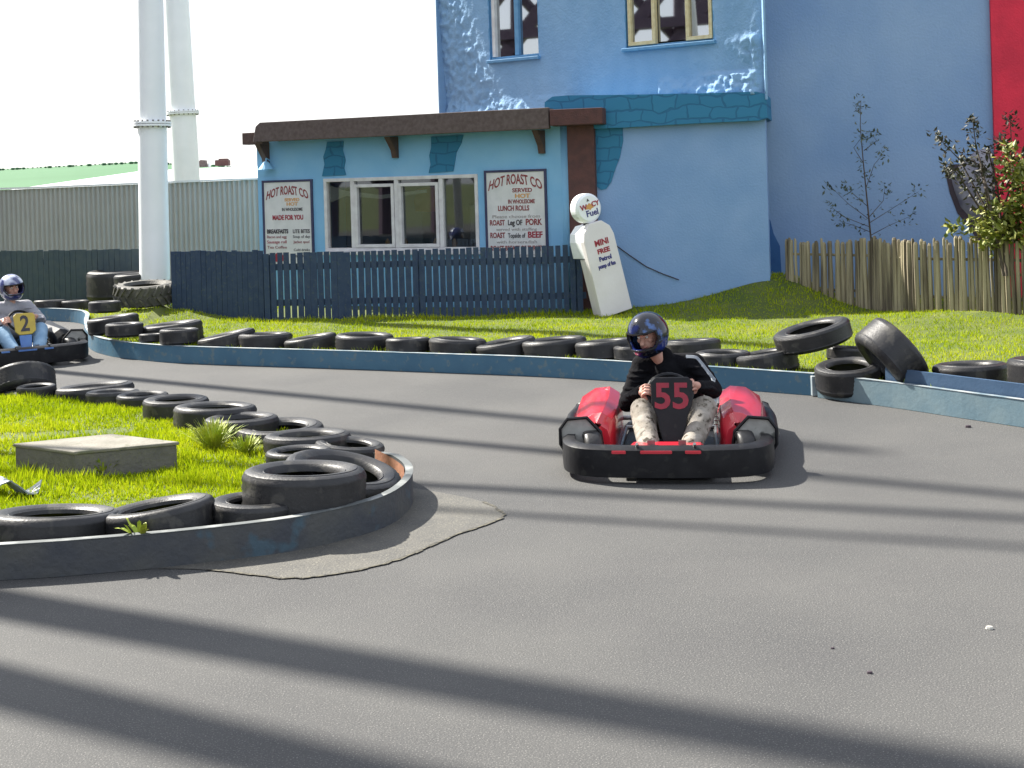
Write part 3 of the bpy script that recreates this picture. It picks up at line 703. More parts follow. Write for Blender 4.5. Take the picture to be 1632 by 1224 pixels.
# roof slab
mb = MB(); ul = ST.uz(402, 210, .42)[0]; ur = ST.uz(874, 190, .42)[0]
zt0, zt1 = ST.uz(402, 196, .42)[1], ST.uz(870, 171, .42)[1]; zb0, zb1 = ST.uz(402, 228, .42)[1], ST.uz(870, 204, .42)[1]
zt = (zt0 + zt1) / 2; zb = (zb0 + zb1) / 2
print('roof z', zt0, zt1, zb0, zb1, 'win', wu0, wu1, wz0, wz1)
poly = [(0, .0), (.06, zt - zb - .06), (.14, zt - zb), (ur - ul, zt - zb), (ur - ul, 0)]
Mk = Matrix.Translation(K(ul, zb, .0)) @ ST.mat(0, 0).to_3x3().to_4x4()
mb.prism(poly, .34, .42, Mk); mb.build('fascia', M['felt'], kiosk, bevel=.01)
mb = MB(); slab(mb, K, ul + .16, ur - .02, ZR + .005, zt - .01, -2.7, .335); mb.build('roof', M['felt'], kiosk)
mb = MB(); slab(mb, K, ul - .28, ul + .1, zb - .03, zb + .16, .1, .3); mb.build('beam_end', M['brown'], kiosk, bevel=.01)
for px, y0, y1 in ((420, 229, 264), (626, 221, 252), (860, 206, 245)):
    u, z1 = ST.uz(px, y0, .1); z0 = ST.uz(px, y1)[1]
    mb = MB(); pr = [(0, z0), (.06, z0), (.10, z0 + .12), (.30, zb - .004), (0, zb - .004)]
    n = len(pr); vs = [K(u - .045, z, a + .003) for a, z in pr] + [K(u + .045, z, a + .003) for a, z in pr]
    mb.add(vs, [tuple(range(n)), tuple(range(n, 2 * n))[::-1]] + [(i, (i + 1) % n, n + (i + 1) % n, n + i) for i in range(n)]); mb.build('bracket', M['brown'], kiosk)
# painted stone patches
def patch(pl, o, px_poly, name, parent, m, off=.018, back=.001, uvs=1.0):
    f = W(pl, o); uzs = [pl.uz(x, y, off) for x, y in px_poly]
    n = len(uzs); mb = MB(); mb.add([f(u, z, back) for u, z in uzs] + [f(u, z, off) for u, z in uzs], [tuple(range(n)), tuple(range(n, 2 * n))] + [(i, (i + 1) % n, n + (i + 1) % n, n + i) for i in range(n)])
    ob = mb.build(name, m, parent); uvplanar(ob, lambda co: (((co + o) - pl.A).dot(pl.d) * uvs, co.z * uvs)); return ob
patch(ST, KO, [(521, 226), (547, 225), (546, 240), (550, 255), (548, 268), (551, 279), (513, 281), (517, 262), (515, 250), (519, 238)], 'stone_patch', kiosk, M['teal_stone'])
patch(ST, KO, [(687, 218), (738, 215), (735, 228), (727, 243), (725, 256), (722, 273), (683, 276), (686, 262), (684, 248), (687, 235)], 'stone_patch', kiosk, M['teal_stone'])
# little lamp shade above left board
u, z = ST.uz(432, 268); mb = MB(); mb.lathe([(.01, .13), (.04, .12), (.13, 0), (.125, 0), (.03, .11)], 16, Matrix.Translation(K(u, z - .02, .14)), closed=False); mb.tube([K(u, z + .1, .14), K(u - .02, z + .16, .1), K(u - .02, z + .12, .0)], .012, 6)
mb.build('lamp', M['stall_blue'], kiosk)
# window
win = MB(); fr = .055
def frame(mb, u0, u1, z0, z1, w, o0, o1):
    slab(mb, K, u0, u1, z0, z0 + w, o0, o1); slab(mb, K, u0, u1, z1 - w, z1, o0, o1); slab(mb, K, u0, u0 + w, z0 + w, z1 - w, o0, o1); slab(mb, K, u1 - w, u1, z0 + w, z1 - w, o0, o1)
frame(win, wu0, wu1, wz0, wz1, fr, -.09, .02)
muls = [ST.uz(x, 340)[0] for x in (563, 633, 704)]
for u in muls: slab(win, K, u - .035, u + .035, wz0 + fr, wz1 - fr, -.085, .018)
wf = win.build('window_frame', M['upvc'], kiosk, bevel=.006)
edges = [wu0 + fr] + muls + [wu1 - fr]
for k in (1, 2):
    s_ = MB(); frame(s_, edges[k] + .04, edges[k + 1] - .04, wz0 + fr + .004, wz1 - fr - .05, .05, -.05, .03); sh = s_.build('sliding_sash', M['upvc'], wf, bevel=.005)
for k in range(4):
    s_ = MB(); slab(s_, K, edges[k] + .03, edges[k + 1] - .03, wz0 + fr, wz1 - fr, -.045, -.040); s_.build('pane', M['glass'], wf)
s_ = MB(); slab(s_, K, wu0 - .03, wu1 + .03, wz0 - .05, wz0 - .003, .003, .10); s_.build('sill', M['upvc'], kiosk, bevel=.005)
# interior things and a reflection modelled behind the panes
mb = MB(); slab(mb, K, wu0 - .2, wu1 + .2, .85, .90, -.75, -.2); slab(mb, K, wu0 - .1, wu1 + .1, .05, .85, -.7, -.62); mb.build('counter', M['counter'], kiosk)
mb = MB(); slab(mb, K, wu0 + .15, wu0 + .75, .9, 1.75, -2.3, -1.9); mb.build('cabinet', M['corr'], kiosk, bevel=.02); mb = MB(); slab(mb, K, wu1 - 1.0, wu1 - .3, .9, 1.55, -2.3, -1.8); mb.build('cabinet', M['corr'], kiosk, bevel=.02)
mb = MB(); mb.lathe([(0, 0), (.22, .02), (.25, .2), (.18, .38), (0, .42)], 16, Matrix.Translation(K((wu0 + wu1) / 2 - .1, 1.45, -1.2)), closed=False); mb.build('hanging_lamp', M['orange_thing'], kiosk, smooth=True)
mb = MB(); mb.prism([(0, 0), (.28, .1), (.9, .04), (1.7, .12), (1.7, .17), (.9, .1), (.28, .18), (.0, .27)], -.01, .01, Matrix.Translation(K(wu0 + .08, wz1 - .38, -.065)) @ ST.mat(0, 0).to_3x3().to_4x4()); mb.build('pane_reflection', M['cream_cloth_and_glint'], kiosk)  # cream swoosh shape standing in for a reflection on the panes
for k in range(5):
    mb = MB(); mb.lathe([(0, 0), (.035, 0), (.035, .12), (.012, .16), (0, .17)], 10, Matrix.Translation(K(wu0 + .4 + .42 * k + .1 * (k % 2), .9, -.35)), closed=False); q = mb.build('bottle', M['orange_thing'], kiosk)

# menu boards
def menu(px0, px1, pyt, pyb, label, lines, emblem=False):
    u0, z1 = ST.uz(px0, pyt, .03); u1, _ = ST.uz(px1, pyt, .03); z0 = ST.uz(px0, pyb, .03)[1]
    root = empty('menu_board', ST.pt((u0 + u1) / 2, z0, 0), 0, label, 'menu board', 'menu boards on the kiosk wall'); o = Vector(root.location); f = W(ST, o)
    mb = MB(); slab(mb, f, u0 + .02, u1 - .02, z0 + .02, z1 - .02, .004, .024); mb.build('board', M['board'], root)
    mb = MB(); b = .035
    for a in ((u0, u1, z0, z0 + b), (u0, u1, z1 - b, z1), (u0, u0 + b, z0 + b, z1 - b), (u1 - b, u1, z0 + b, z1 - b)): slab(mb, f, *a, .003, .035)
    mb.build('border', M['navy_frame'], root)
    wd = u1 - u0 - 2 * b; ht = z1 - z0
    for txt, cxf, yf, size, wf_, mm, arc, bold in lines:
        MM = Matrix.Translation(-o) @ ST.mat(u0 + b + wd * cxf, z1 - b - ht * yf, .026)
        letters(txt, size * ht, M[mm], 'lettering', root, MM, arc=arc * ht, bold=bold, width=wf_ * wd)
    if emblem:
        MM = Matrix.Translation(-o) @ ST.mat(u0 + b + wd * .28, z1 - b - ht * .87, .026)
        mb = MB(); mb.prism([(-.11, -.02), (-.07, .05), (-.04, .08), (.04, .08), (.08, .05), (.12, -.02), (.06, -.06), (-.05, -.06)], 0, .003, MM); mb.build('emblem', M['dark_red'], root)
    return root
menu(771, 870, 272, 420, 'right menu board, wider, between the kiosk window and the brown post', [
 ('HOT ROAST CO', .5, .125, .15, .90, 'maroon', .07, .004), ('SERVED', .62, .215, .06, .34, 'maroon', 0, .002), ('HOT', .62, .275, .06, .26, 'orange', 0, .003), ('IN WHOLESOME', .60, .335, .06, .46, 'maroon', 0, .002),
 ('LUNCH ROLLS', .46, .41, .075, .54, 'maroon', 0, .003), ('Please choose from', .5, .49, .05, .82, 'grey_ink', 0, 0), ('ROAST', .17, .565, .08, .26, 'maroon', 0, .003), ('Leg OF', .48, .565, .08, .25, 'black_ink', 0, .003), ('PORK', .80, .565, .09, .28, 'maroon', 0, .004),
 ('served with stuffing', .5, .625, .045, .7, 'grey_ink', 0, 0), ('ROAST', .17, .70, .08, .26, 'maroon', 0, .003), ('Topside of', .50, .70, .07, .30, 'black_ink', 0, .002), ('BEEF', .82, .70, .09, .25, 'dark_red', 0, .004), ('with horseradish', .5, .76, .045, .7, 'grey_ink', 0, 0),
 ('ROAST BREAST OF TURKEY', .5, .835, .07, .92, 'maroon', 0, .003), ('with cranberry', .5, .90, .045, .7, 'grey_ink', 0, 0)])
menu(417, 497, 288, 426, 'left menu board, narrower, with a red emblem at its foot', [
 ('HOT ROAST CO', .5, .14, .14, .88, 'maroon', .06, .004), ('SERVED', .6, .22, .05, .32, 'orange', 0, .002), ('HOT', .6, .27, .055, .24, 'orange', 0, .002), ('IN WHOLESOME', .6, .33, .05, .44, 'black_ink', 0, .001), ('MADE FOR YOU', .5, .43, .075, .66, 'dark_red', 0, .004),
 ('BREAKFASTS', .27, .585, .065, .46, 'black_ink', 0, .004), ('LITE BITES', .78, .585, .06, .36, 'black_ink', 0, .002), ('Bacon and egg', .25, .64, .045, .42, 'maroon', 0, 0), ('Soup of day', .78, .64, .045, .36, 'black_ink', 0, 0),
 ('Sausage roll', .25, .70, .05, .42, 'dark_red', 0, 0), ('Jacket spud', .78, .70, .045, .34, 'maroon', 0, 0), ('Tea Coffee', .25, .76, .045, .42, 'maroon', 0, 0), ('Cold drinks', .78, .79, .04, .34, 'black_ink', 0, 0), ('To take away', .78, .86, .05, .36, 'black_ink', 0, .001)], emblem=True)

# ------------------------------------------------------------------ blue building
LW = Plane((.86, 19.19), (3.58, 18.5)); UW = Plane((-1.21, 21.98), (3.58, 18.45))
bld = empty('blue_building', (3.58, 18.5, 0), 0, 'tall blue rendered building with rough stucco, windows and a teal band', 'building'); BO = Vector(bld.location)
fL, fU = W(LW, BO), W(UW, BO)
mb = MB(); slab(mb, fL, -.1, LW.L, 0, 2.95, -.25, 0); mb.build('lower_wall', M['blue_low'], bld)
# upper wall as a displaced stucco surface with two window openings
w1 = [UW.uz(781, 95), UW.uz(859, 90)]; w2 = [UW.uz(998, 75), UW.uz(1137, 66)]
W1 = (w1[0][0], w1[1][0], (w1[0][1] + w1[1][1]) / 2, 5.2); W2 = (w2[0][0], w2[1][0], (w2[0][1] + w2[1][1]) / 2, 5.2)
zbase = 2.75; ztopw = 7.5
def pxof(u, z):
    p = UW.pt(u, z); x, y = p.x / p.y * F, (H - p.z) / p.y * F
    return 816 + x * cr + y * sr, HY - x * sr + y * cr
def disp(u, z):
    px, py = pxof(u, z); n1 = noise.noise((u * 9, z * 8, 0)) + .8 * noise.noise((u * 19, z * 17, 3))
    d = .006 * n1
    lx = np.interp(py, [-200, 0, 60, 110, 165, 250], [700, 742, 765, 782, 812, 830])
    if px < lx:
        m_ = (lx - px) * 20 / F; d += -.24 * m_ + .034 * n1 * min(1, m_ * 4)
    rx = np.interp(py, [-200, 0, 45, 65, 112, 118], [1225, 1205, 1190, 1150, 1190, 1105])
    if px > rx and py > -100:
        m_ = (px - rx) * 18.5 / F; d += .17 * min(m_, .5) + .032 * n1 * min(1, m_ * 5)
    if py > 125 and px > 1050: d += .055 * min(1, (py - 125) / 20) + .018 * n1
    yb_ = 180 - (px - 700) * .055
    if px < 900 and py > yb_ - 20: d += .05 * (py - yb_ + 20) / 20 + .012 * n1
    if px > 1000 and py > 152: d = min(d, -.02)
    d *= min(1, (UW.L - u) / .12)
    return d
st = .028; nu = int(UW.L / st); nz = int((ztopw - zbase) / st); mb = MB()
for j in range(nz + 1):
    for i in range(nu + 1):
        u, z = UW.L * i / nu, zbase + (ztopw - zbase) * j / nz
        # snap to window outline
        for wn in (W1, W2):
            for a in wn[:2]:
                if abs(u - a) < st * .5 and wn[2] - st < z < wn[3] + st: u = a
            for a in wn[2:]:
                if abs(z - a) < st * .5 and wn[0] - st < u < wn[1] + st: z = a
        mb.v.append(fU(u, z, disp(u, z)))
for j in range(nz):
    for i in range(nu):
        u, z = UW.L * (i + .5) / nu, zbase + (ztopw - zbase) * (j + .5) / nz
        if any(wn[0] < u < wn[1] and wn[2] < z < wn[3] for wn in (W1, W2)): continue
        a = j * (nu + 1) + i; mb.f.append((a, a + 1, a + nu + 2, a + nu + 1))
uw = mb.build('upper_wall', M['blue'], bld, smooth=True, fix=False)
mb = MB()   # body behind the skins: sides, reveals
body_pts = [UW.pt(.05, 0, -.3) - BO, UW.pt(UW.L - .3, 0, -.3) - BO, Vector((3.55, 21, 0)) - BO, Vector((3.55, 28, 0)) - BO, Vector((.5, 28, 0)) - BO]
n = len(body_pts); mb.add([p + Vector((0, 0, 2.76)) for p in body_pts] + [p + Vector((0, 0, ztopw)) for p in body_pts], [tuple(range(n)), tuple(range(n, 2 * n))] + [(i, (i + 1) % n, n + (i + 1) % n, n + i) for i in range(n)])
mb.build('core_wall', M['interior'], bld)
mb = MB(); mb.bar(Vector((3.575, 18.86, 2.95)) - BO, Vector((3.575, 18.86, ztopw)) - BO, .03, 1.06, up=(0, 1, 0)); mb.build('corner_wall', M['blue'], bld); mb = MB(); slab(mb, fU, -.02, 0, 2.76, ztopw, -.6, -.06); mb.build('corner_wall', M['blue'], bld)
for wn in (W1, W2):
    mb = MB(); slab(mb, fU, wn[0] - .02, wn[0], wn[2], wn[3], -.28, 0.0); slab(mb, fU, wn[1], wn[1] + .02, wn[2], wn[3], -.28, 0.0); slab(mb, fU, wn[0], wn[1], wn[2] - .02, wn[2], -.28, 0.0)
    mb.build('window_reveal', M['bluetrim'], bld)
def casement(parent, u0, u1, z0, z1, w, o0, o1, m, name='frame'):
    mb = MB(); slab(mb, fU, u0, u1, z0, z0 + w, o0, o1); slab(mb, fU, u0, u1, z1 - w, z1, o0, o1); slab(mb, fU, u0, u0 + w, z0 + w, z1 - w, o0, o1); slab(mb, fU, u1 - w, u1, z0 + w, z1 - w, o0, o1)
    return mb.build(name, m, parent, bevel=.005)
# left window
wnd = casement(bld, W1[0], W1[1], W1[2] + .01, W1[3], .035, -.12, -.04, M['bluetrim'], 'window')
mb = MB(); wL = W1[1] - W1[0]; slab(mb, fU, W1[0] + .04, W1[0] + .10, W1[2] + .05, W1[3], -.11, -.02); mb.build('casement_frame', M['upvc'], wnd)
mb = MB(); slab(mb, fU, W1[0] + wL * .50, W1[0] + wL * .58, W1[2] + .05, W1[3], -.115, -.03); mb.build('mullion', M['bluetrim'], wnd)
mb = MB(); slab(mb, fU, W1[0] + .10, W1[1] - .035, W1[2] + .045, W1[3] - .04, -.095, -.09); mb.build('pane', M['mirror_glass'], wnd)
mb = MB(); slab(mb, fU, W1[0] + .10, W1[0] + .20, W1[2] + .04, W1[3], -.16, -.14); mb.build('curtain', M['cream_cloth_and_glint'], wnd)
mb = MB(); slab(mb, fU, W1[0] + .20, W1[0] + wL * .5, W1[2] + .04, W1[3], -.17, -.15); mb.build('curtain', M['cloth_brown'], wnd)
# right window: three lights
wnd = casement(bld, W2[0], W2[1], W2[2] + .01, W2[3], .02, -.14, -.05, M['bluetrim'], 'window')
wL = W2[1] - W2[0]; zz = W2[2] + .03
for a, b, z_ in ((.02, .34, zz), (.69, .985, zz)):
    cf = casement(wnd, W2[0] + wL * a, W2[0] + wL * b, z_, W2[3] - .03, .055, -.10, -.01, M['cream'], 'casement')
    mb = MB(); slab(mb, fU, W2[0] + wL * a + .05, W2[0] + wL * b - .05, z_ + .05, W2[3] - .08, -.07, -.065); mb.build('pane', M['mirror_glass'], cf)
mb = MB(); slab(mb, fU, W2[0] + wL * .35, W2[0] + wL * .68, W2[2] + .06, W2[3] - .03, -.10, -.095); mb.build('pane', M['mirror_glass'], wnd)
for wn, e in ((W1, .03), (W2, .05)):
    mb = MB(); slab(mb, fU, wn[0] - e, wn[1] + e, wn[2] - .055, wn[2] - .004, -.05, .07); mb.build('sill', M['bluetrim'], bld, bevel=.008)
# teal band
BP = Plane(UW.pt(0, 0, .12)[:2], UW.pt(UW.L, 0, .12)[:2])
bo = patch(LW, BO, [(868, 163), (880, 154), (905, 152), (1000, 151), (1110, 149), (1205, 146), (1221, 150), (1223, 188), (1210, 192), (1100, 197), (1000, 203), (952, 205), (905, 203), (868, 196)], 'teal_band', bld, M['teal_stone'], off=.13, back=-1.0)
patch(LW, BO, [(949, 200), (992, 200), (993, 225), (988, 250), (981, 268), (974, 290), (966, 301), (958, 303), (950, 296)], 'stone_patch', bld, M['teal_stone'])
# brown post and lintel
ub0, ub1 = LW.uz(906, 300, .14)[0], LW.uz(949, 300, .14)[0]
mb = MB(); slab(mb, fL, ub0, ub1, 0, LW.uz(930, 198, .14)[1], .004, .15); mb.build('post', M['red_brown'], bld, bevel=.01)
za, zb_ = LW.uz(915, 173, .42)[1], LW.uz(915, 199, .42)[1]; la, lb_ = LW.uz(876, 185, .42)[0], LW.uz(960, 185, .42)[0]
mb = MB(); slab(mb, fL, la, lb_, zb_, za, .02, .42); mb.build('lintel', M['red_brown'], bld, bevel=.01)
# thin cable on the wall
cp = [(983, 392), (1005, 408), (1030, 425), (1055, 436), (1082, 446)]
mb = MB(); mb.tube([LW.pt(*LW.uz(x, y, .02), .02) - BO for x, y in cp], .008, 5); mb.build('cable', M['dark_line'], bld)

# recessed wall, far wing
RW = Plane((3.5, 19.6), (7.12, 19.0))
wing = empty('blue_wing', (5, 19.4, 0), 0, 'plain shaded deep blue wall set back behind the stake fence', 'building'); WO = Vector(wing.location); fR = W(RW, WO)
uR1 = RW.uz(1584, 200)[0]
mb = MB(); slab(mb, fR, -.2, uR1, 0, 7.5, -.3, 0); mb.build('wall', M['blue_far'], wing)
patch(RW, WO, [(1221, 340), (1228, 352), (1233, 372), (1243, 392), (1246, 440), (1222, 440)], 'painted_foot', wing, mat('strong_blue_paint', (.02, .10, .30), .6, c2=(.03, .13, .34), scale=5), off=.012)
# grey boulder relief with dark outline
def relief(pl, o, poly, name, parent, m, h=.12):
    f = W(pl, o); uzs = [pl.uz(x, y) for x, y in poly]; cu = sum(u for u, _ in uzs) / len(uzs); cz = sum(z for _, z in uzs) / len(uzs)
    mb = MB(); rings = 6; n = len(uzs)
    for k in range(rings):
        t = k / (rings - 1) * .92; hh = h * math.sin(math.acos(1 - t) if t < 1 else math.pi / 2)
        for i, (u, z) in enumerate(uzs): mb.v.append(f(cu + (u - cu) * (1 - t), cz + (z - cz) * (1 - t), .002 + hh + (.015 * noise.noise((u * 6 * (1 - t), z * 6 * (1 - t), k * .7)) if k else 0)))
    for k in range(rings - 1):
        for i in range(n): j = (i + 1) % n; mb.f.append((k * n + i, k * n + j, (k + 1) * n + j, (k + 1) * n + i))
    mb.f.append(tuple((rings - 1) * n + i for i in range(n))); return mb.build(name, m, parent, smooth=True)
patch(RW, WO, [(1505, 268), (1520, 262), (1584, 258), (1584, 388), (1560, 388), (1545, 362), (1526, 340), (1514, 308)], 'dark_outline', wing, M['dark_line'], off=.01)
relief(RW, WO, [(1513, 276), (1530, 262), (1555, 240), (1578, 235), (1583, 262), (1583, 340), (1566, 350), (1548, 350), (1530, 330), (1520, 303)], 'boulder', wing, M['grey_rock'])
RD = Plane((7.0, 18.95), (11, 18.3))
redb = empty('red_building', (7, 18.95, 0), 0, 'bright red rendered wall at the right edge behind the shrub', 'building'); fD = W(RD, Vector(redb.location))
u0 = RD.uz(1584, 200)[0]; mb = MB(); slab(mb, fD, u0, 4.5, 0, 7.5, -.4, 0); mb.build('wall', M['red_wall'], redb)

# ride lattice behind the camera, seen mirrored in the upper windows
root = empty('ride_lattice', (-27, 8, 0), R(-71), 'dark purple steel lattice of a ride behind the viewer, mirrored in the upper windows', 'ride'); mb = MB(); r_ = random.Random(3)
xs = [-15 + 2.1 * k for k in range(17)]; zs_ = [2, 4.5, 7, 9.5, 12, 14.5, 17, 19.5, 22]
for i, x in enumerate(xs):
    mb.bar((x, 0, 0), (x + .6, 0, 22), .42, .42)
    for z0_, z1_ in zip(zs_[:-1], zs_[1:]):
        if i + 1 < len(xs):
            mb.bar((x, .2, z0_), (xs[i + 1], .4, z1_), .5, .5); mb.bar((xs[i + 1], -.4, z0_ + r_.uniform(-.4, .4)), (x, -.2, z1_), .34, .34)
for z in zs_: mb.bar((xs[0], .6, z), (xs[-1], .6, z + 1.5), .4, .4)
mb.build('truss', M['lattice'], root)

# ------------------------------------------------------------------ petrol pump sign
pb = G(978, 499, .05); lean = R(12.5)
pump = empty('pump_sign', pb, 0, 'white mock petrol pump sign leaning left beside the end of the picket fence', 'sign')
pump.rotation_euler = (R(-2), -lean, R(27))
mb = MB(); RX = Matrix.Rotation(R(90), 4, 'X')
prof = [(-.25, 0), (.25, 0), (.245, 1.08), (.21, 1.20), (.10, 1.30), (-.10, 1.30), (-.21, 1.20), (-.245, 1.08)]
mb.prism(prof, 0, .10, RX); body = mb.build('front_panel', M['pump'], pump, bevel=.006)
mb = MB(); mb.prism([(-.22, .0), (.22, 0), (.22, .82), (-.22, .82)], -.18, -.002, RX); mb.build('back_box', M['pump'], pump, bevel=.006)
mb = MB(); mb.prism([(-.24, .84), (.24, .84), (.235, 1.07), (.20, 1.18), (.09, 1.27), (-.09, 1.27), (-.20, 1.18), (-.235, 1.07)], -.33, -.002, RX); mb.build('head_box', M['white_paint'], pump, bevel=.006)
mb = MB(); cG = Matrix.Translation((-.02, .06, 1.505)) @ RX; mb.lathe([(0, .12), (.17, .12), (.205, .09), (.205, -.05), (.17, -.08), (0, -.08)], 36, cG, closed=False); gl = mb.build('globe', M['white_paint'], pump, smooth=False, bevel=.004)
mb = MB(); mb.box((-.02, .06, 1.305), (.12, .1, .05)); mb.build('neck', M['black_ink'], pump)
def PT(x, z, off=.103): return Matrix(((1, 0, 0, x), (0, 0, -1, -off), (0, 1, 0, z), (0, 0, 0, 1)))
mb = MB(); mb.prism([(math.cos(t * .5236) * (.075 if t % 2 else .05), math.sin(t * .5236) * (.05 if t % 2 else .035)) for t in range(12)], 0, .002, PT(-.01, 1.525, .063)); mb.build('orange_splash', M['orange'], gl)
for txt, x, z, s_, mm, of in (('W', -.105, 1.50, .10, 'dark_red', .066), ('CY', .085, 1.515, .095, 'dark_red', .066), ('A', -.015, 1.60, .05, 'black_ink', .063), ('Fuel', .01, 1.395, .12, 'ink', .063)):
    letters(txt, s_, M[mm], 'lettering', gl, PT(x, z, of), bold=.003)
for txt, z, s_, mm, wd in (('MINI', .975, .115, 'dark_red', .22), ('FREE', .865, .09, 'dark_red', .20), ('Petrol', .76, .085, 'ink', .20), ('pump of fun', .665, .075, 'ink', .28)):
    letters(txt, s_, M[mm], 'lettering', body, PT(.02, z), bold=.004, width=wd)

# ------------------------------------------------------------------ concrete slab, scrap, stones
zt_ = .235; tp = [G(20, 707, zt_), G(118, 720, zt_), G(286, 704, zt_), G(178, 691, zt_)]
o = empty('concrete_slab', (tp[0] + tp[1] + tp[2] + tp[3]) / 4 - Vector((0, 0, zt_)), 0, 'low square concrete slab lying in the grass of the island', 'slab'); c = Vector(o.location)
mb = MB(); mb.add([p - c for p in tp] + [p - c - Vector((0, 0, .022)) for p in tp], [(0, 1, 2, 3), (7, 6, 5, 4)] + [(i, (i + 1) % 4, 4 + (i + 1) % 4, 4 + i) for i in range(4)]); mb.build('lid', M['concrete'], o, bevel=.006)
ins = [(p - c) * 1.0 for p in tp]; ins = [Vector((p.x * .965, p.y * .965, p.z)) for p in ins]
mb = MB(); mb.add([p - Vector((0, 0, .024)) for p in ins] + [Vector((p.x, p.y, -.05)) for p in ins], [(0, 1, 2, 3), (7, 6, 5, 4)] + [(i, (i + 1) % 4, 4 + (i + 1) % 4, 4 + i) for i in range(4)]); mb.build('base', mat('dark_concrete', (.10, .095, .09), .9, c2=(.15, .14, .12), scale=6, detail=8, bump=.5, bscale=30), o)
o = empty('scrap_panel', G(18, 783, .06), 0, 'bent pale plastic scrap lying in the grass at the left edge', 'debris')
mb = MB(); r_ = random.Random(2); gx, gy = 12, 6
for i in range(gx + 1):
    for j in range(gy + 1):
        x, y = -.42 + .62 * i / gx, -.10 + .2 * j / gy * (1 - .5 * i / gx); z = .03 + .05 * math.sin(i * .9 + j * .4) + .10 * max(0, .35 - i / gx) * 2.2 + .02 * r_.random()
        mb.v.append(Vector((x + .01 * r_.random(), y + .05 * math.sin(i * .5), max(.0, z))))
for i in range(gx):
    for j in range(gy): q = i * (gy + 1) + j; mb.f.append((q, q + 1, q + gy + 2, q + gy + 1))
q = mb.build('panel', M['scrap'], o); md = q.modifiers.new('s', 'SOLIDIFY'); md.thickness = .008
for px, py, s_, mm, lb in ((1577, 1001, .014, 'stone', 'tiny white stone on the empty tarmac at the right'), (1386, 1072, .010, 'dark_line', 'tiny dark stone on the tarmac at the lower right'), (1543, 680, .02, 'dark_line', 'dark scrap on the track below the sunlit barrier'), (1327, 1033, .007, 'dark_line', 'speck of dark grit on the tarmac above the tiny dark stone')):
    mb = MB(); mb.lathe([(0, -s_ * .4), (s_, -s_ * .2), (s_ * .8, s_ * .5), (0, s_ * .7)], 7, Matrix.Diagonal((1.2, .9, 1, 1)), closed=False); q = mb.build('stone', M[mm]); q.location = G(px, py, s_ * .3); tag(q, lb, 'stone')

# ------------------------------------------------------------------ plants
def leaf(mb, p, d, L, wd, nrm=None):
    d = d.normalized(); s_ = d.cross(nrm or Vector((rnd.uniform(-.5, .5), rnd.uniform(-.5, .5), 1))); 
    if s_.length < .01: s_ = Vector((1, 0, 0))
    s_.normalize(); u_ = s_.cross(d) * L * .12
    mb.add([p, p + d * L * .5 + s_ * wd / 2 - u_, p + d * L, p + d * L * .5 - s_ * wd / 2 - u_], [(0, 1, 2, 3)])
def rv(r_=rnd): return Vector((r_.uniform(-1, 1), r_.uniform(-1, 1), r_.uniform(-1, 1)))
# sapling
Ys = 18.75; base = P(1390, 440, Ys); base.z = .2
sap = empty('sapling', base, 0, 'thin young tree with sparse leaves against the shaded blue wall', 'tree'); fol = MB(); stem = MB()
def SP(px, py): return P(px, py, Ys) - base
stem.tube([Vector((0, 0, 0)), SP(1388, 380), SP(1382, 320), SP(1376, 260), SP(1371, 200), SP(1372, 160)], [.016, .014, .011, .008, .006, .003], 6)
br = [((1386, 350), (1350, 325), (1333, 298)), ((1387, 362), (1345, 345), (1318, 330)), ((1384, 330), (1362, 310), (1358, 300)), ((1386, 355), (1420, 335), (1455, 305)), ((1386, 345), (1410, 320), (1412, 300)), ((1380, 300), (1392, 262), (1405, 245)), ((1376, 260), (1366, 235), (1366, 215)), ((1377, 240), (1392, 225), (1402, 215)), ((1372, 180), (1366, 172), (1376, 160)), ((1388, 375), (1410, 360), (1440, 345)), ((1388, 370), (1365, 360), (1340, 352))]
for b in br:
    q = [SP(*x) + Vector((0, rnd.uniform(-.2, .2) * i, 0)) for i, x in enumerate(b)]; stem.tube(q, [.006, .004, .002], 5)
    for a, c in zip(q[:-1], q[1:]):
        for k in range(6):
            p = a + (c - a) * rnd.random() + rv() * .06; leaf(fol, p, rv() + Vector((0, 0, -.2)), rnd.uniform(.05, .08), .03)
    for k in range(16): leaf(fol, q[-1] + rv() * .09, rv(), rnd.uniform(.05, .09), .035)
for k in range(30):
    z = rnd.uniform(.3, 1); a = SP(1386 - 14 * z, 380 - 190 * z); leaf(fol, a + rv() * .1, rv(), .07, .035)
stem.build('trunk', M['bark'], sap); fol.build('crown', M['leaf_dark'], sap, fix=False)
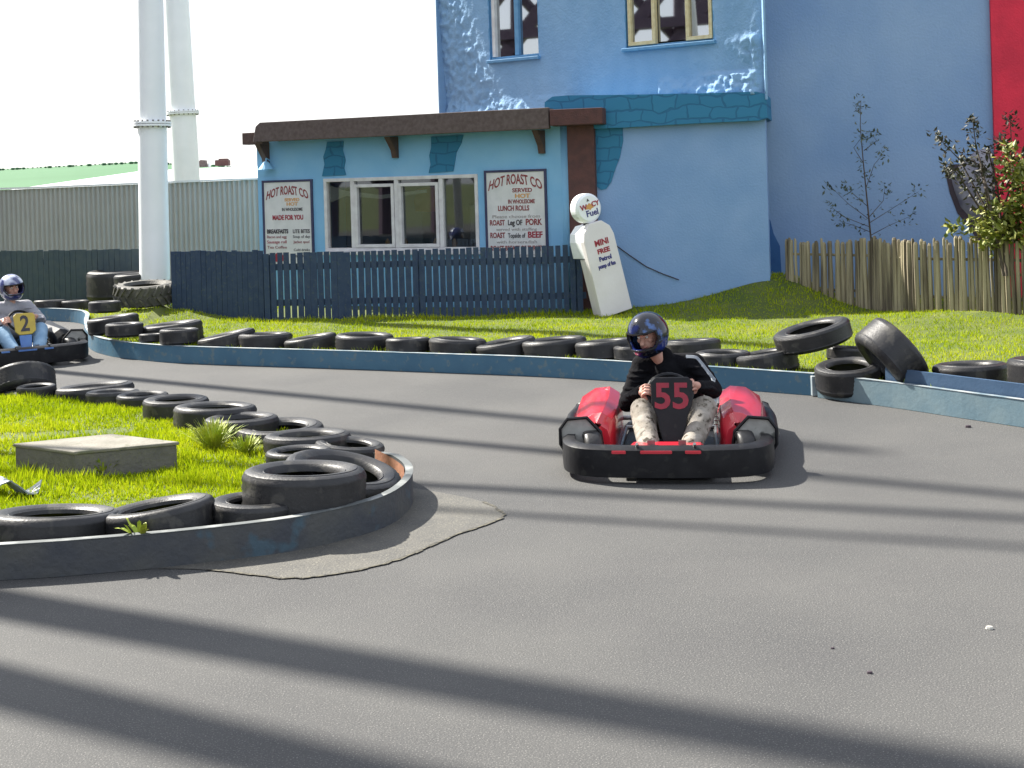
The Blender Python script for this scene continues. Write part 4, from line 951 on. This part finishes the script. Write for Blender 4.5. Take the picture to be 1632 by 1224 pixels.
# shrub, right
Ys = 16.2; base = P(1600, 500, Ys); base.z = 0
shr = empty('shrub', base, 0, 'leafy shrub with bronze upper shoots and yellow green leaves behind the stake fence', 'shrub'); st1 = MB(); fb = MB(); fg = MB()
def SB(px, py, dy=0): return P(px, py, Ys + dy) - base
main = [((1600, 440), (1570, 330), (1530, 255), (1490, 214)), ((1600, 440), (1575, 310), (1555, 230), (1550, 190)), ((1605, 440), (1590, 300), (1575, 240), (1600, 225)), ((1610, 440), (1615, 300), (1612, 230), (1610, 185)), ((1600, 440), (1560, 330), (1525, 275), (1510, 265)), ((1600, 440), (1570, 300), (1560, 262), (1535, 250)), ((1605, 420), (1600, 330), (1620, 270), (1640, 240))]
for mi, b in enumerate(main):
    q = [SB(*x, dy=rnd.uniform(-.25, .25)) for x in b]; st1.tube(q, [.02, .014, .008, .004], 5)
    for a, c in list(zip(q[:-1], q[1:]))[1:]:
        for k in range(50):
            t = rnd.random(); p = a + (c - a) * t + rv() * .13 * (1.05 - .6 * t); leaf(fb, p, rv() + Vector((0, 0, .2)), rnd.uniform(.05, .10), .045)
    for k in range(14): leaf(fb, q[-1] + rv() * .05, rv(), .08, .04)
for (cx, cy, rx, ry, n) in ((1625, 345, 55, 45, 620), (1600, 372, 50, 30, 420), (1612, 270, 26, 45, 190), (1650, 320, 40, 60, 420), (1572, 362, 28, 24, 190), (1590, 330, 30, 22, 150), (1700, 340, 60, 70, 500), (1760, 370, 60, 80, 300)):
    cl = [(rnd.gauss(0, .45), rnd.gauss(0, .45), rnd.uniform(-.35, .35)) for _ in range(14)]
    for k in range(n):
        a = cl[k % 14]; p = SB(cx + rx * (a[0] + rnd.gauss(0, .22)), cy + ry * (a[1] + rnd.gauss(0, .22)), a[2] + rnd.gauss(0, .08)); leaf(fg, p, rv() + Vector((-.3, 0, .1)), rnd.uniform(.07, .14), .06)
st1.build('stems', M['bark'], shr); fb.build('bronze_foliage', M['leaf_brown'], shr, fix=False); fg.build('yellow_green_foliage', M['leaf_gold'], shr, fix=False)

# weeds
def weed(px, py, z, n, L, wd, spread, label, m, up=1.0):
    b = G(px, py, z); root = empty('weed', b, 0, label, 'plant'); mb = MB()
    for k in range(n):
        a = rnd.random() * 6.28; s_ = spread * rnd.uniform(.2, 1); d = Vector((math.cos(a) * s_, math.sin(a) * s_, up * rnd.uniform(.5, 1)))
        p0 = Vector((math.cos(a), math.sin(a), 0)) * rnd.uniform(0, spread * .25 * L); d.normalize(); side = d.cross(Vector((0, 0, 1))).normalized() * wd * rnd.uniform(.6, 1.1) / 2; l_ = L * rnd.uniform(.55, 1.1)
        q = [p0, p0 + d * l_ * .4, p0 + d * l_ * .75 - Vector((0, 0, .04 * l_)), p0 + d * l_ - Vector((0, 0, .16 * l_))]
        mb.add([q[0] - side * .4, q[0] + side * .4, q[1] + side, q[1] - side, q[2] + side * .9, q[2] - side * .9, q[3]], [(0, 1, 2, 3), (3, 2, 4, 5), (5, 4, 6)])
    mb.build('leaves', m, root, fix=False); return root
weed(340, 714, .05, 260, .27, .011, 1.0, 'tall yellow green weed clump beside the tyres of the island', M['leaf_weed'])
weed(392, 722, .05, 150, .17, .010, .9, 'low bright weed tuft right of the tall weed clump', M['leaf_weed'])
wb = weed(222, 852, .0, 14, .13, .035, 1.2, 'small leafy weed growing over the near barrier edge', M['leaf_weed'], up=.9); wb.location = P(222, 853, 6.81)
weed(165, 757, .05, 40, .16, .02, .9, 'weed tuft in front of the concrete slab', M['leaf_weed'])

# ------------------------------------------------------------------ grass blades
PA, PB = G(-100, 702, .05), G(215, 686, .05)
def blades(name, region, n, zf, x0, x1, y0, y1, hh, label, seed, hboost=None):
    rg = np.random.default_rng(seed); V = []; S = []; cnt = 0
    Xs = rg.uniform(x0, x1, n); Ys_ = rg.uniform(y0, y1, n)
    for x, y in zip(Xs, Ys_):
        if not region((x, y)): continue
        cl = noise.noise((x * 1.7, y * 1.7, 5)) + .6 * noise.noise((x * 5, y * 5, 1))
        h = hh * (.65 + .5 * max(-.6, cl)) * rg.uniform(.6, 1.3)
        if hboost: h *= hboost(x, y)
        if name == 'island_grass' and abs((y - PA.y) - (PB.y - PA.y) * (x - PA.x) / (PB.x - PA.x) - .15 * noise.noise((x * 2, 0, 0))) < .16 and x < PB.x and rg.random() < .85: continue
        a = rg.uniform(0, 6.28); w_ = rg.uniform(.004, .008) * (1 if hh > .05 else .9); z = zf(x, y) - .005; lx, ly = rg.normal(0, .35, 2) * h
        dx, dy = math.cos(a) * w_, math.sin(a) * w_
        V += [(x - dx, y - dy, z), (x + dx, y + dy, z), (x + lx, y + ly, z + h)]; s_ = min(1, max(0, .5 + .45 * noise.noise((x * 1.1, y * 1.1, 8)) + rg.normal(0, .22))); S += [s_] * 3; cnt += 1
    me = bpy.data.meshes.new(name); me.vertices.add(3 * cnt); me.vertices.foreach_set('co', np.array(V, dtype=np.float32).ravel())
    me.loops.add(3 * cnt); me.loops.foreach_set('vertex_index', np.arange(3 * cnt, dtype=np.int32)); me.polygons.add(cnt); me.polygons.foreach_set('loop_start', np.arange(0, 3 * cnt, 3, dtype=np.int32)); me.polygons.foreach_set('loop_total', np.full(cnt, 3, dtype=np.int32))
    at = me.attributes.new('shade', 'FLOAT', 'POINT'); at.data.foreach_set('value', np.array(S, dtype=np.float32)); me.update(); me.validate(); me.materials.append(M['grass'])
    o = bpy.data.objects.new(name, me); COL.objects.link(o); return tag(o, label, 'grass', kind='stuff')
sc_ = Vector(bpy.data.objects['concrete_slab'].location)
def vreg(p):
    x, y = p
    if y > 23.5 or abs(x) / y > .45: return False
    if y > 19.4 and x > -3.4: return False
    if x > -3.6 and y > 18.9 and x < 1.0: return False
    return in_verge(p)
def hb_v(x, y): return 1.5 if y < bY(x) + .35 or (18.3 < y < 18.8 and x < 1.2) else 1.0
blades('verge_grass', vreg, 230000, verge_z, -9.5, 8.2, 9.5, 23.5, .055, 'bright green grass between the tyres and the buildings', 1, hb_v)
def ireg(p):
    q = Vector((p[0], p[1], 0)) - sc_; return in_island(p) and not (abs(q.x) < .28 and abs(q.y) < .25)
def hb_i(x, y):
    near = min(1.0, max(0, 1 - abs(math.hypot(x - sc_.x, y - sc_.y) - .5) / .25)); return 1 + .9 * near * (noise.noise((x * 3, y * 3, 2)) > -.1)
blades('island_grass', ireg, 150000, island_z, -6.2, -.8, 6.2, 13.2, .065, 'bright green grass covering the near island', 2, hb_i)

# ------------------------------------------------------------------ karts and drivers
def blob(name, prims, m, parent, voxel=.007, smooth=4):
    """prims: ('c', a, b, ra, rb) tapered capsule or ('e', centre, (rx,ry,rz), rotation matrix) ellipsoid -> one continuous surface"""
    mb = MB()
    for p in prims:
        if p[0] == 'c':
            a, b, ra, rb = Vector(p[1]), Vector(p[2]), p[3], p[4]; d = (b - a); L = d.length; d.normalize(); pl, rr = [], []
            for k in range(7): t = k / 6 * math.pi / 2; pl.append(a - d * ra * math.cos(t)); rr.append(max(.001, ra * math.sin(t)))
            for k in range(7): t = (1 - k / 6) * math.pi / 2; pl.append(b + d * rb * math.cos(t)); rr.append(max(.001, rb * math.sin(t)))
            mb.tube(pl, rr, 20)
        else:
            c, r3, rot = Vector(p[1]), p[2], p[3] if len(p) > 3 else Matrix.Identity(3); n1, n2 = 14, 24; b = len(mb.v)
            mb.v.append(c + rot @ Vector((0, 0, -r3[2])))
            for i in range(1, n1):
                t = math.pi * i / n1
                for k in range(n2): f = 2 * math.pi * k / n2; mb.v.append(c + rot @ Vector((r3[0] * math.sin(t) * math.cos(f), r3[1] * math.sin(t) * math.sin(f), -r3[2] * math.cos(t))))
            mb.v.append(c + rot @ Vector((0, 0, r3[2]))); e = len(mb.v) - 1
            for k in range(n2):
                k2 = (k + 1) % n2; mb.f.append((b, b + 1 + k2, b + 1 + k)); mb.f.append((e, e - n2 + k, e - n2 + k2))
                for i in range(n1 - 2): q = b + 1 + i * n2; mb.f.append((q + k, q + k2, q + n2 + k2, q + n2 + k))
    o = mb.build(name, m); md = o.modifiers.new('r', 'REMESH'); md.mode = 'VOXEL'; md.voxel_size = voxel; md.use_smooth_shade = True
    sm = o.modifiers.new('s', 'SMOOTH'); sm.factor = .5; sm.iterations = smooth
    dg = bpy.context.evaluated_depsgraph_get(); me = bpy.data.meshes.new_from_object(o.evaluated_get(dg)); old = o.data; bpy.data.objects.remove(o); bpy.data.meshes.remove(old)
    me.name = name; me.materials.clear(); me.materials.append(m); o = bpy.data.objects.new(name, me); COL.objects.link(o)
    if parent: o.parent = parent
    me.polygons.foreach_set('use_smooth', [True] * len(me.polygons)); return o

def kart(C, yaw, body, label, number, panel_mat, num_mat, pod_scale=1.0, two=False):
    root = empty('go_kart', (C[0], C[1], 0), yaw, label, 'go-kart', 'go-karts on the track')
    fr = -.93
    # surround bumper: front band wrapping back along both sides
    path = [(-.64, -.28), (-.66, -.55), (-.62, -.78), (-.50, -.90), (-.25, -.945), (0, -.955), (.25, -.945), (.50, -.90), (.62, -.78), (.66, -.55), (.64, -.28)]
    pv = catmull([Vector((x, y, 0)) for x, y in path], 5); mb = MB(); n = len(pv)
    sec = [(0, .035), (.03, .045), (.035, .12), (.03, .215), (0, .235), (-.05, .235), (-.055, .05)]
    for i, p in enumerate(pv):
        d = (pv[min(i + 1, n - 1)] - pv[max(i - 1, 0)]).normalized(); nr = Vector((d.y, -d.x, 0))
        for a, z in sec:
            zz_ = z
            if z > .2 and abs(p.x) < .36: zz_ = z - .0
            mb.v.append(p + nr * a + Vector((0, 0, zz_)))
    m_ = len(sec)
    for i in range(n - 1):
        for k in range(m_): k2 = (k + 1) % m_; mb.f.append((i * m_ + k, (i + 1) * m_ + k, (i + 1) * m_ + k2, i * m_ + k2))
    mb.f += [tuple(range(m_)), tuple((n - 1) * m_ + k for k in range(m_))]
    bump = mb.build('front_bumper', M['plastic'], root, smooth=True); 
    md = bump.modifiers.new('e', 'EDGE_SPLIT'); md.split_angle = R(40)
    for x0, x1 in ((-.34, -.25), (-.16, .04), (.12, .22)):
        mb = MB(); mb.prism(rounded(x0, .198, x1, .216, .006, 2), .985, .992, RX); mb.build('red_strip' if body == 'kart_red' else 'strip', M[body], bump)
    for s_ in (-1, 1): mb = MB(); mb.tube([(s_ * .18, -.86, .12), (s_ * .18, -.90, .17), (s_ * .18, -.96, .255)], .011, 6); mb.build('bumper_stay', M['steel'], root)
    # floor tray and frame tubes
    mb = MB(); mb.prism([(-.30, -.85), (.30, -.85), (.34, -.3), (.30, .75), (-.30, .75), (-.34, -.3)], .045, .06); mb.build('floor_tray', M['plastic'], root)
    mb = MB()
    for s_ in (-1, 1): mb.tube([(s_ * .22, -.88, .08), (s_ * .33, -.3, .08), (s_ * .33, .5, .08), (s_ * .28, .85, .09)], .016, 8)
    mb.tube([(-.33, .5, .08), (.33, .5, .08)], .016, 8); mb.tube([(-.55, .62, .13), (.55, .62, .13)], .018, 8); mb.tube([(-.45, -.55, .11), (.45, -.55, .11)], .014, 8)
    mb.build('frame', M['steel'], root)
    # nose under the number panel
    mb = MB(); mb.prism([(-.30, .0), (.30, .0), (.22, .10), (-.22, .10)], 0, .28, Matrix.Translation((0, -.6, .10)) @ RX); mb.build('nose', M[body], root, bevel=.02)
    # side pods
    for s_ in (-1, 1):
        secs = [(-.47, .38, .57, .10, .30, .0), (-.40, .35, .63, .08, .36, 0), (-.15, .34, .66, .08, .37, 0), (.20, .34, .68, .08, .37, 0), (.50, .35, .68, .09, .39, 0), (.66, .37, .66, .10, .36, 0)]
        mb = MB(); cc = 0
        for y, xi, xo, z0_, z1_, _ in secs:
            ring = [(xi, z0_), (xo - .03, z0_), (xo, z0_ + .05), (xo + .005, z1_ - .17), (xo - .03, z1_ - .08), (xo - .13, z1_ - .015), (xi + .09, z1_ - .005), (xi + .02, z1_ - .05), (xi, z1_ - .12)]
            mb.v += [Vector((s_ * x, y, z)) for x, z in ring]; nr_ = len(ring)
        for i in range(len(secs) - 1):
            for k in range(nr_): k2 = (k + 1) % nr_; mb.f.append((i * nr_ + k, i * nr_ + k2, (i + 1) * nr_ + k2, (i + 1) * nr_ + k))
        mb.f += [tuple(range(nr_)), tuple((len(secs) - 1) * nr_ + k for k in range(nr_))[::-1]]
        pod = mb.build('side_pod', M['plastic' if two else body], root, bevel=.016, seg=3); pod.data.polygons.foreach_set('use_smooth', [True] * len(pod.data.polygons)); md = pod.modifiers.new('w', 'WEIGHTED_NORMAL')
        # grey guard in front of the pod, black rim tube
        g_ = [(.42, .10), (.67, .10), (.71, .17), (.71, .27), (.66, .335), (.53, .345), (.44, .25)]
        mb = MB(); mb.prism([(s_ * x, z) for x, z in g_], .50, .53, RX); gd = mb.build('guard', M['grey_plastic'], root, bevel=.01)
        mb = MB(); pl = [Vector((s_ * x, -.54, z)) for x, z in g_]; mb.tube(pl + [pl[0]], .012, 6); mb.build('guard_rim', M['plastic'], gd)
        mb = MB(); mb.tube([(s_ * .66, -.50, .13), (s_ * .71, -.1, .15), (s_ * .72, .4, .17), (s_ * .69, .82, .17)], .042, 8); mb.build('side_bumper', M['plastic'], root, smooth=True)
        # wheels
        for y, rr, wd, x in ((-.55, .13, .12, .50), (.62, .14, .19, .56)):
            wh = bpy.data.objects.new('wheel', None); COL.objects.link(wh); wh.parent = root; wh.location = (s_ * x, y, rr); wh.empty_display_size = .05
            wh.rotation_euler = (0, R(90), R(14) if y < 0 else 0)
            mb = MB(); h = wd / 2; mb.lathe([(.062, h * .8), (rr - .03, h), (rr - .008, h * .85), (rr, h * .5), (rr, -h * .5), (rr - .008, -h * .85), (rr - .03, -h), (.062, -h * .8)], 32); mb.build('tyre', M['rubber'], wh, smooth=True)
            mb = MB(); mb.lathe([(0, h * .3), (.05, h * .35), (.064, h * .85), (.064, -h * .85), (.05, -h * .35), (0, -h * .3)], 20, closed=False); mb.build('rim', M['steel'], wh)
    # number panel
    mb = MB(); zt2, zb2 = .60, .17
    pr = [(-.07, zb2), (.07, zb2), (.10, .33), (.135, .42), (.14, zt2 - .03), (.11, zt2), (-.11, zt2), (-.14, zt2 - .03), (-.135, .42), (-.10, .33)]
    tiltm = Matrix.Translation((.035, -.50, .17)) @ Matrix.Rotation(R(-14), 4, 'X') @ Matrix.Translation((0, 0, -.17))
    if number == '2': pr = [(-.11, .37), (-.07, .33), (.07, .33), (.12, .37), (.12, .55), (.09, .58), (-.09, .58), (-.12, .55)]
    mb.prism(pr, 0, .02, tiltm @ RX); pan = mb.build('number_panel', M[panel_mat], root, bevel=.008)
    if number == '2':
        mb = MB(); mb.prism([(-.06, .16), (.06, .16), (.07, .325), (-.07, .325)], 0, .02, tiltm @ RX); mb.build('panel_support', M['kart_blue'], root, bevel=.008)
    TT = tiltm @ Matrix(((1, 0, 0, 0), (0, 0, -1, -.022), (0, 1, 0, .395 if number == '55' else .375), (0, 0, 0, 1)))
    letters(number, .235 if number == '55' else .25, M[num_mat], 'race_number', pan, TT, bold=.006, width=.225 if number == '55' else .10)
    # steering
    sw = Matrix.Translation((.02, -.33, .475)) @ Matrix.Rotation(R(12), 4, 'Z') @ Matrix.Rotation(R(55), 4, 'X')
    mb = MB(); ring = [sw @ Vector((.15 * math.cos(t), .135 * math.sin(t), 0)) for t in [2 * math.pi * k / 28 for k in range(28)]]
    mb.tube(ring + [ring[0]], .015, 8, cap=False)
    for t in (0, 2.2, 4.1): mb.bar(sw @ Vector((0, 0, -.01)), sw @ Vector((.145 * math.cos(t), .13 * math.sin(t), 0)), .022, .006)
    mb.build('steering_wheel', M['plastic'], root, smooth=False)
    mb = MB(); mb.tube([(.02, -.34, .47), (.02, -.45, .22)], .012, 8); mb.build('steering_column', M['steel'], root)
    # seat
    mb = MB(); sp = [(-.12, .16), (.0, .09), (.16, .09), (.28, .16), (.36, .34), (.40, .50)]
    for y, z in sp:
        hw = .19 if z < .4 else .17
        mb.v += [Vector((x, y - (.05 if abs(x) > hw * .9 else 0), z + (.10 if abs(x) > hw * .9 else 0))) for x in (-hw, -hw * .7, 0, hw * .7, hw)]
    for i in range(len(sp) - 1):
        for k in range(4): mb.f.append((i * 5 + k, i * 5 + k + 1, (i + 1) * 5 + k + 1, (i + 1) * 5 + k))
    se = mb.build('seat', M['plastic'], root, smooth=True); md = se.modifiers.new('s', 'SOLIDIFY'); md.thickness = .012
    # engine and rear bumper
    mb = MB(); mb.box((.44, .40, .22), (.20, .26, .16))
    for k in range(6): mb.box((.44, .40, .14 + .028 * k), (.25, .22, .012))
    mb.build('engine', M['steel'], root, bevel=.01)
    mb = MB(); mb.tube([(-.70, .80, .17), (-.60, .95, .17), (0, .99, .17), (.60, .95, .17), (.70, .80, .17)], .045, 8); mb.build('rear_bumper', M['plastic'], root, smooth=True)
    for s_ in (-1, 1): mb = MB(); mb.box((s_ * .10, -.72, .16), (.05, .012, .14)); mb.tube([(s_ * .10, -.72, .1), (s_ * .14, -.6, .06)], .008, 6); mb.build('pedal', M['steel'], root)
    return root

def driver(C, yaw, label, jacket, trousers, helm, head=(-.125, -.01, .822), hyaw=25, hpitch=14, stripe=True, shift=0.0):
    """built in kart coordinates: x to the picture's right, -y towards the kart's nose"""
    root = empty('driver', (C[0], C[1], 0), yaw, label, 'person', 'kart drivers')
    V = Vector
    neck = V((-.01, .06, .655)); chest = V((.01, .12, .50)); pel = V((.01, .22, .22))
    shL, shR = V((-.175, .10, .60)), V((.185, .09, .605)); elL, elR = V((-.29, .0, .345)), V((.315, -.02, .44)); haL, haR = V((-.155, -.27, .495)), V((.195, -.29, .515))
    kn = [V((-.17, -.27, .345)), V((.25, -.26, .355))]; an = [V((-.12, -.62, .13)), V((.15, -.62, .13))]; hip = [V((-.10, .19, .20)), V((.11, .19, .20))]
    hd = V(head); HR = Matrix.Rotation(R(-hyaw), 3, 'Z') @ Matrix.Rotation(R(hpitch), 3, 'X') @ Matrix.Rotation(R(-6), 3, 'Y')
    # steering wheel frame for the hands
    sw = Matrix.Translation((.02, -.33, .475)) @ Matrix.Rotation(R(12), 4, 'Z') @ Matrix.Rotation(R(55), 4, 'X')
    body = [('c', pel, chest, .13, .125), ('c', chest, neck - V((0, 0, .07)), .12, .08), ('c', neck - V((0, 0, .06)), hd - V((0, 0, .06)), .052, .05), ('c', shL, shR, .055, .055),
            ('c', shL, elL, .048, .038), ('c', elL, haL, .037, .026), ('c', shR, elR, .048, .038), ('c', elR, haR, .037, .026)]
    for i in (0, 1): body += [('c', hip[i], kn[i], .08, .055), ('c', kn[i], an[i], .052, .036), ('c', an[i], an[i] + V((0, -.14, -.02)), .036, .028)]
    # head
    E = lambda c, r3: ('e', hd + HR @ V(c), r3, HR)
    body += [E((0, .005, .02), (.075, .092, .10)), E((0, -.03, -.045), (.056, .062, .06)), ('c', hd + HR @ V((0, -.085, .012)), hd + HR @ V((0, -.112, -.022)), .010, .016),
             ('c', hd + HR @ V((-.035, -.083, .038)), hd + HR @ V((.035, -.083, .038)), .010, .010), ('c', hd + HR @ V((0, -.075, -.085)), hd + HR @ V((0, -.06, -.08)), .02, .02), E((-.04, -.058, -.012), (.022, .022, .02)), E((.04, -.058, -.012), (.022, .022, .02))]
    # hands: palm, five fingers round the rim
    for s_, t, wr in ((-1, R(172), haL), (1, R(14), haR)):
        g_ = sw @ V((.15 * math.cos(t), .135 * math.sin(t), 0)); rad = (sw.to_3x3() @ V((math.cos(t), math.sin(t), 0))).normalized(); nrm = (sw.to_3x3() @ V((0, 0, 1))).normalized(); tan = nrm.cross(rad).normalized()
        if nrm.y < 0: nrm = -nrm      # towards the driver
        palm = g_ + rad * .022 + nrm * .028
        body += [('c', palm + tan * .026, palm - tan * .026, .019, .019), ('c', wr + (palm - wr) * .15, palm + rad * .012 + nrm * .01, .025, .024)]
        for k, (off, ln) in enumerate(((.036, .9), (.013, 1.0), (-.010, .95), (-.032, .78))):
            b0 = palm + tan * off + rad * .012; rr = .0095 - .0008 * k
            q = [b0, g_ + tan * off + rad * .034 - nrm * .004, g_ + tan * off + rad * .022 - nrm * .030 * ln, g_ + tan * off - rad * .006 - nrm * .034 * ln, g_ + tan * off - rad * .022 * ln - nrm * .016]
            for a, b in zip(q[:-1], q[1:]): body.append(('c', a, b, rr, rr * .96))
        tb = palm + tan * .030; q = [tb, tb - rad * .022 + tan * .014, g_ - rad * .026 + tan * .022 + nrm * .018, g_ - rad * .030 + tan * .012 - nrm * .006]
        for a, b in zip(q[:-1], q[1:]): body.append(('c', a, b, .0115, .010))
    blob('body', body, M['skin'], root, voxel=.0045, smooth=3)
    # eyes, brows, mouth
    for s_ in (-1, 1):
        mb = MB(); mb.lathe([(0, -.011), (.009, -.007), (.012, 0), (.009, .007), (0, .011)], 12, Matrix.Translation(hd + HR @ V((s_ * .031, -.082, .018))), closed=False); ey = mb.build('eye', M['eye_white'], root, smooth=True)
        mb = MB(); mb.lathe([(0, -.005), (.005, 0), (0, .005)], 10, Matrix.Translation(hd + HR @ V((s_ * .031 - .003, -.093, .016))), closed=False); mb.build('iris', M['hair'], ey)
        mb = MB(); mb.bar(hd + HR @ V((s_ * .014, -.097, .036)), hd + HR @ V((s_ * .05, -.088, .040)), .006, .008); mb.build('eyebrow', M['hair'], root)
    mb = MB(); mb.tube([hd + HR @ V((-.026, -.088, -.055)), hd + HR @ V((0, -.098, -.052)), hd + HR @ V((.026, -.088, -.055))], [.003, .006, .003], 6); mb.build('mouth', M['lips'], root, smooth=True)
    # jacket
    jk = [('c', pel + V((0, 0, .02)), chest, .165, .155), ('c', chest, neck - V((0, 0, .09)), .155, .10), ('c', shL, shR, .082, .080), ('c', neck - V((0, .0, .08)), neck + V((-.01, -.01, .015)), .078, .062),
          ('c', shL, elL, .078, .060), ('c', elL, elL + (haL - elL) * .84, .062, .040), ('c', shR, elR, .078, .062), ('c', elR, elR + (haR - elR) * .82, .062, .040),
          ('c', V((-.11, .08, .36)), V((.12, .08, .36)), .13, .13), ('c', V((-.13, .04, .46)), V((.15, .05, .47)), .07, .07)]
    r_ = random.Random(4)
    for a, b, ra, rb in ((shL, elL, .066, .052), (elL, haL, .052, .036), (shR, elR, .066, .052), (elR, haR, .052, .036)):
        for k in range(5):
            t = .12 + .15 * k; p = a + (b - a) * t; jk.append(('e', p + V((r_.uniform(-.01, .01), r_.uniform(-.015, 0), r_.uniform(-.01, .01))), (ra + .02 - k * .003, ra + .017, .016)))
    jko = blob('jacket', jk, M[jacket], root, voxel=.008, smooth=4)
    tr = []
    for i in (0, 1):
        tr += [('c', hip[i], kn[i], .105, .085), ('c', kn[i], kn[i] + (an[i] - kn[i]) * .5, .085, .078), ('c', kn[i] + (an[i] - kn[i]) * .5, an[i] + V((0, .02, .03)), .078, .07)]
        for k in range(6):
            t = .1 + .15 * k; p = kn[i] + (an[i] - kn[i]) * t; tr.append(('e', p + V((r_.uniform(-.012, .012), -.01, 0)), (.088 - .003 * k, .085 - .003 * k, .014)))
    tr.append(('c', hip[0], hip[1], .12, .12))
    blob('trousers', tr, M[trousers], root, voxel=.008, smooth=3)
    for i in (0, 1): blob('shoe', [('c', an[i] + V((0, .02, -.02)), an[i] + V((0, -.03, -.03)), .05, .048), ('c', an[i] + V((0, -.03, -.04)), an[i] + V((0, -.17, -.035)), .042, .036)], M['shoe'], root, voxel=.008)
    if stripe:
        mb = MB()
        for off in (-.068, -.05, -.032):
            q = [shR + V((-.055, -.02 + off, .078)), shR + V((.02, -.035 + off, .078)), shR + V((.062, -.045 + off, .035)), shR + (elR - shR) * .35 + V((.065, -.035 + off, .018)), shR + (elR - shR) * .62 + V((.067, -.025 + off, .010))]
            q = catmull(q, 6); q = [(lambda r: r[1] + r[2] * .003)(jko.closest_point_on_mesh(p)) for p in q]; mb.tube(q, .0045, 5)
        mb.build('sleeve_stripes', M['stripe'], root)
    # helmet: shell with face port and chin bar
    n1, n2 = 40, 64; mb = MB(); idx = {}
    def hv(t, f):
        x, y, z = math.sin(t) * math.sin(f), -math.sin(t) * math.cos(f), math.cos(t)       # f=0 is the face
        sx, sy, sz = .142, .162, .158
        yy = y * sy
        if z < 0: sx *= 1 - .16 * z * z; 
        if y < 0 and z < -.05: yy = y * (sy + .028 * min(1, -z * 2.2))
        return V((x * sx, yy, z * sz + .012 - (.012 if z < -.5 else 0)))
    tmax = R(143)
    for i in range(n1 + 1):
        for k in range(n2): idx[i, k] = len(mb.v); mb.v.append(hd + HR @ hv(.001 + tmax * i / n1, 2 * math.pi * k / n2))
    for i in range(n1):
        for k in range(n2):
            t = math.degrees(tmax * (i + .5) / n1); f = (360 * (k + .5) / n2 + 180) % 360 - 180
            if 73 < t < 114 and abs(f) < 60 - max(0, (t - 100)) * .6: continue
            k2 = (k + 1) % n2; mb.f.append((idx[i, k], idx[i, k2], idx[i + 1, k2], idx[i + 1, k]))
    sh = mb.build('helmet', M[helm], root, smooth=True); md = sh.modifiers.new('s', 'SOLIDIFY'); md.thickness = .022; md.offset = -1; md.use_rim = True
    mb = MB(); pl = []
    for t, f in [(72, a) for a in range(-57, 58, 8)] + [(93, 61)] + [(115, a) for a in range(50, -51, -8)] + [(93, -61)]:
        pl.append(hd + HR @ (hv(R(t), R(f)) * 1.0))
    mb.tube(pl + [pl[0]], .007, 6, cap=False); mb.build('port_trim', M['lining'], sh)
    return root
K1 = (1.05, 9.24); Y1 = R(-8)
kart(K1, Y1, 'kart_red', 'red and black rental kart numbered 55 driving towards the camera', '55', 'plastic', 'num_red')
driver(K1, Y1, 'person in a black jacket and dark blue helmet steering the red kart', 'black_cloth', 'camo', 'helmet')
K2 = (-5.92, 15.5); Y2 = R(33)
kart(K2, Y2, 'kart_blue', 'dark kart with a yellow number 2 plate at the left edge of the picture', '2', 'yellow', 'black_ink', two=True)
driver(K2, Y2, 'person in a grey jacket and white helmet in the kart at the left edge', 'grey_cloth', 'denim', 'helmet_white', head=(.0, .02, .835), hyaw=-10, hpitch=4, stripe=False)
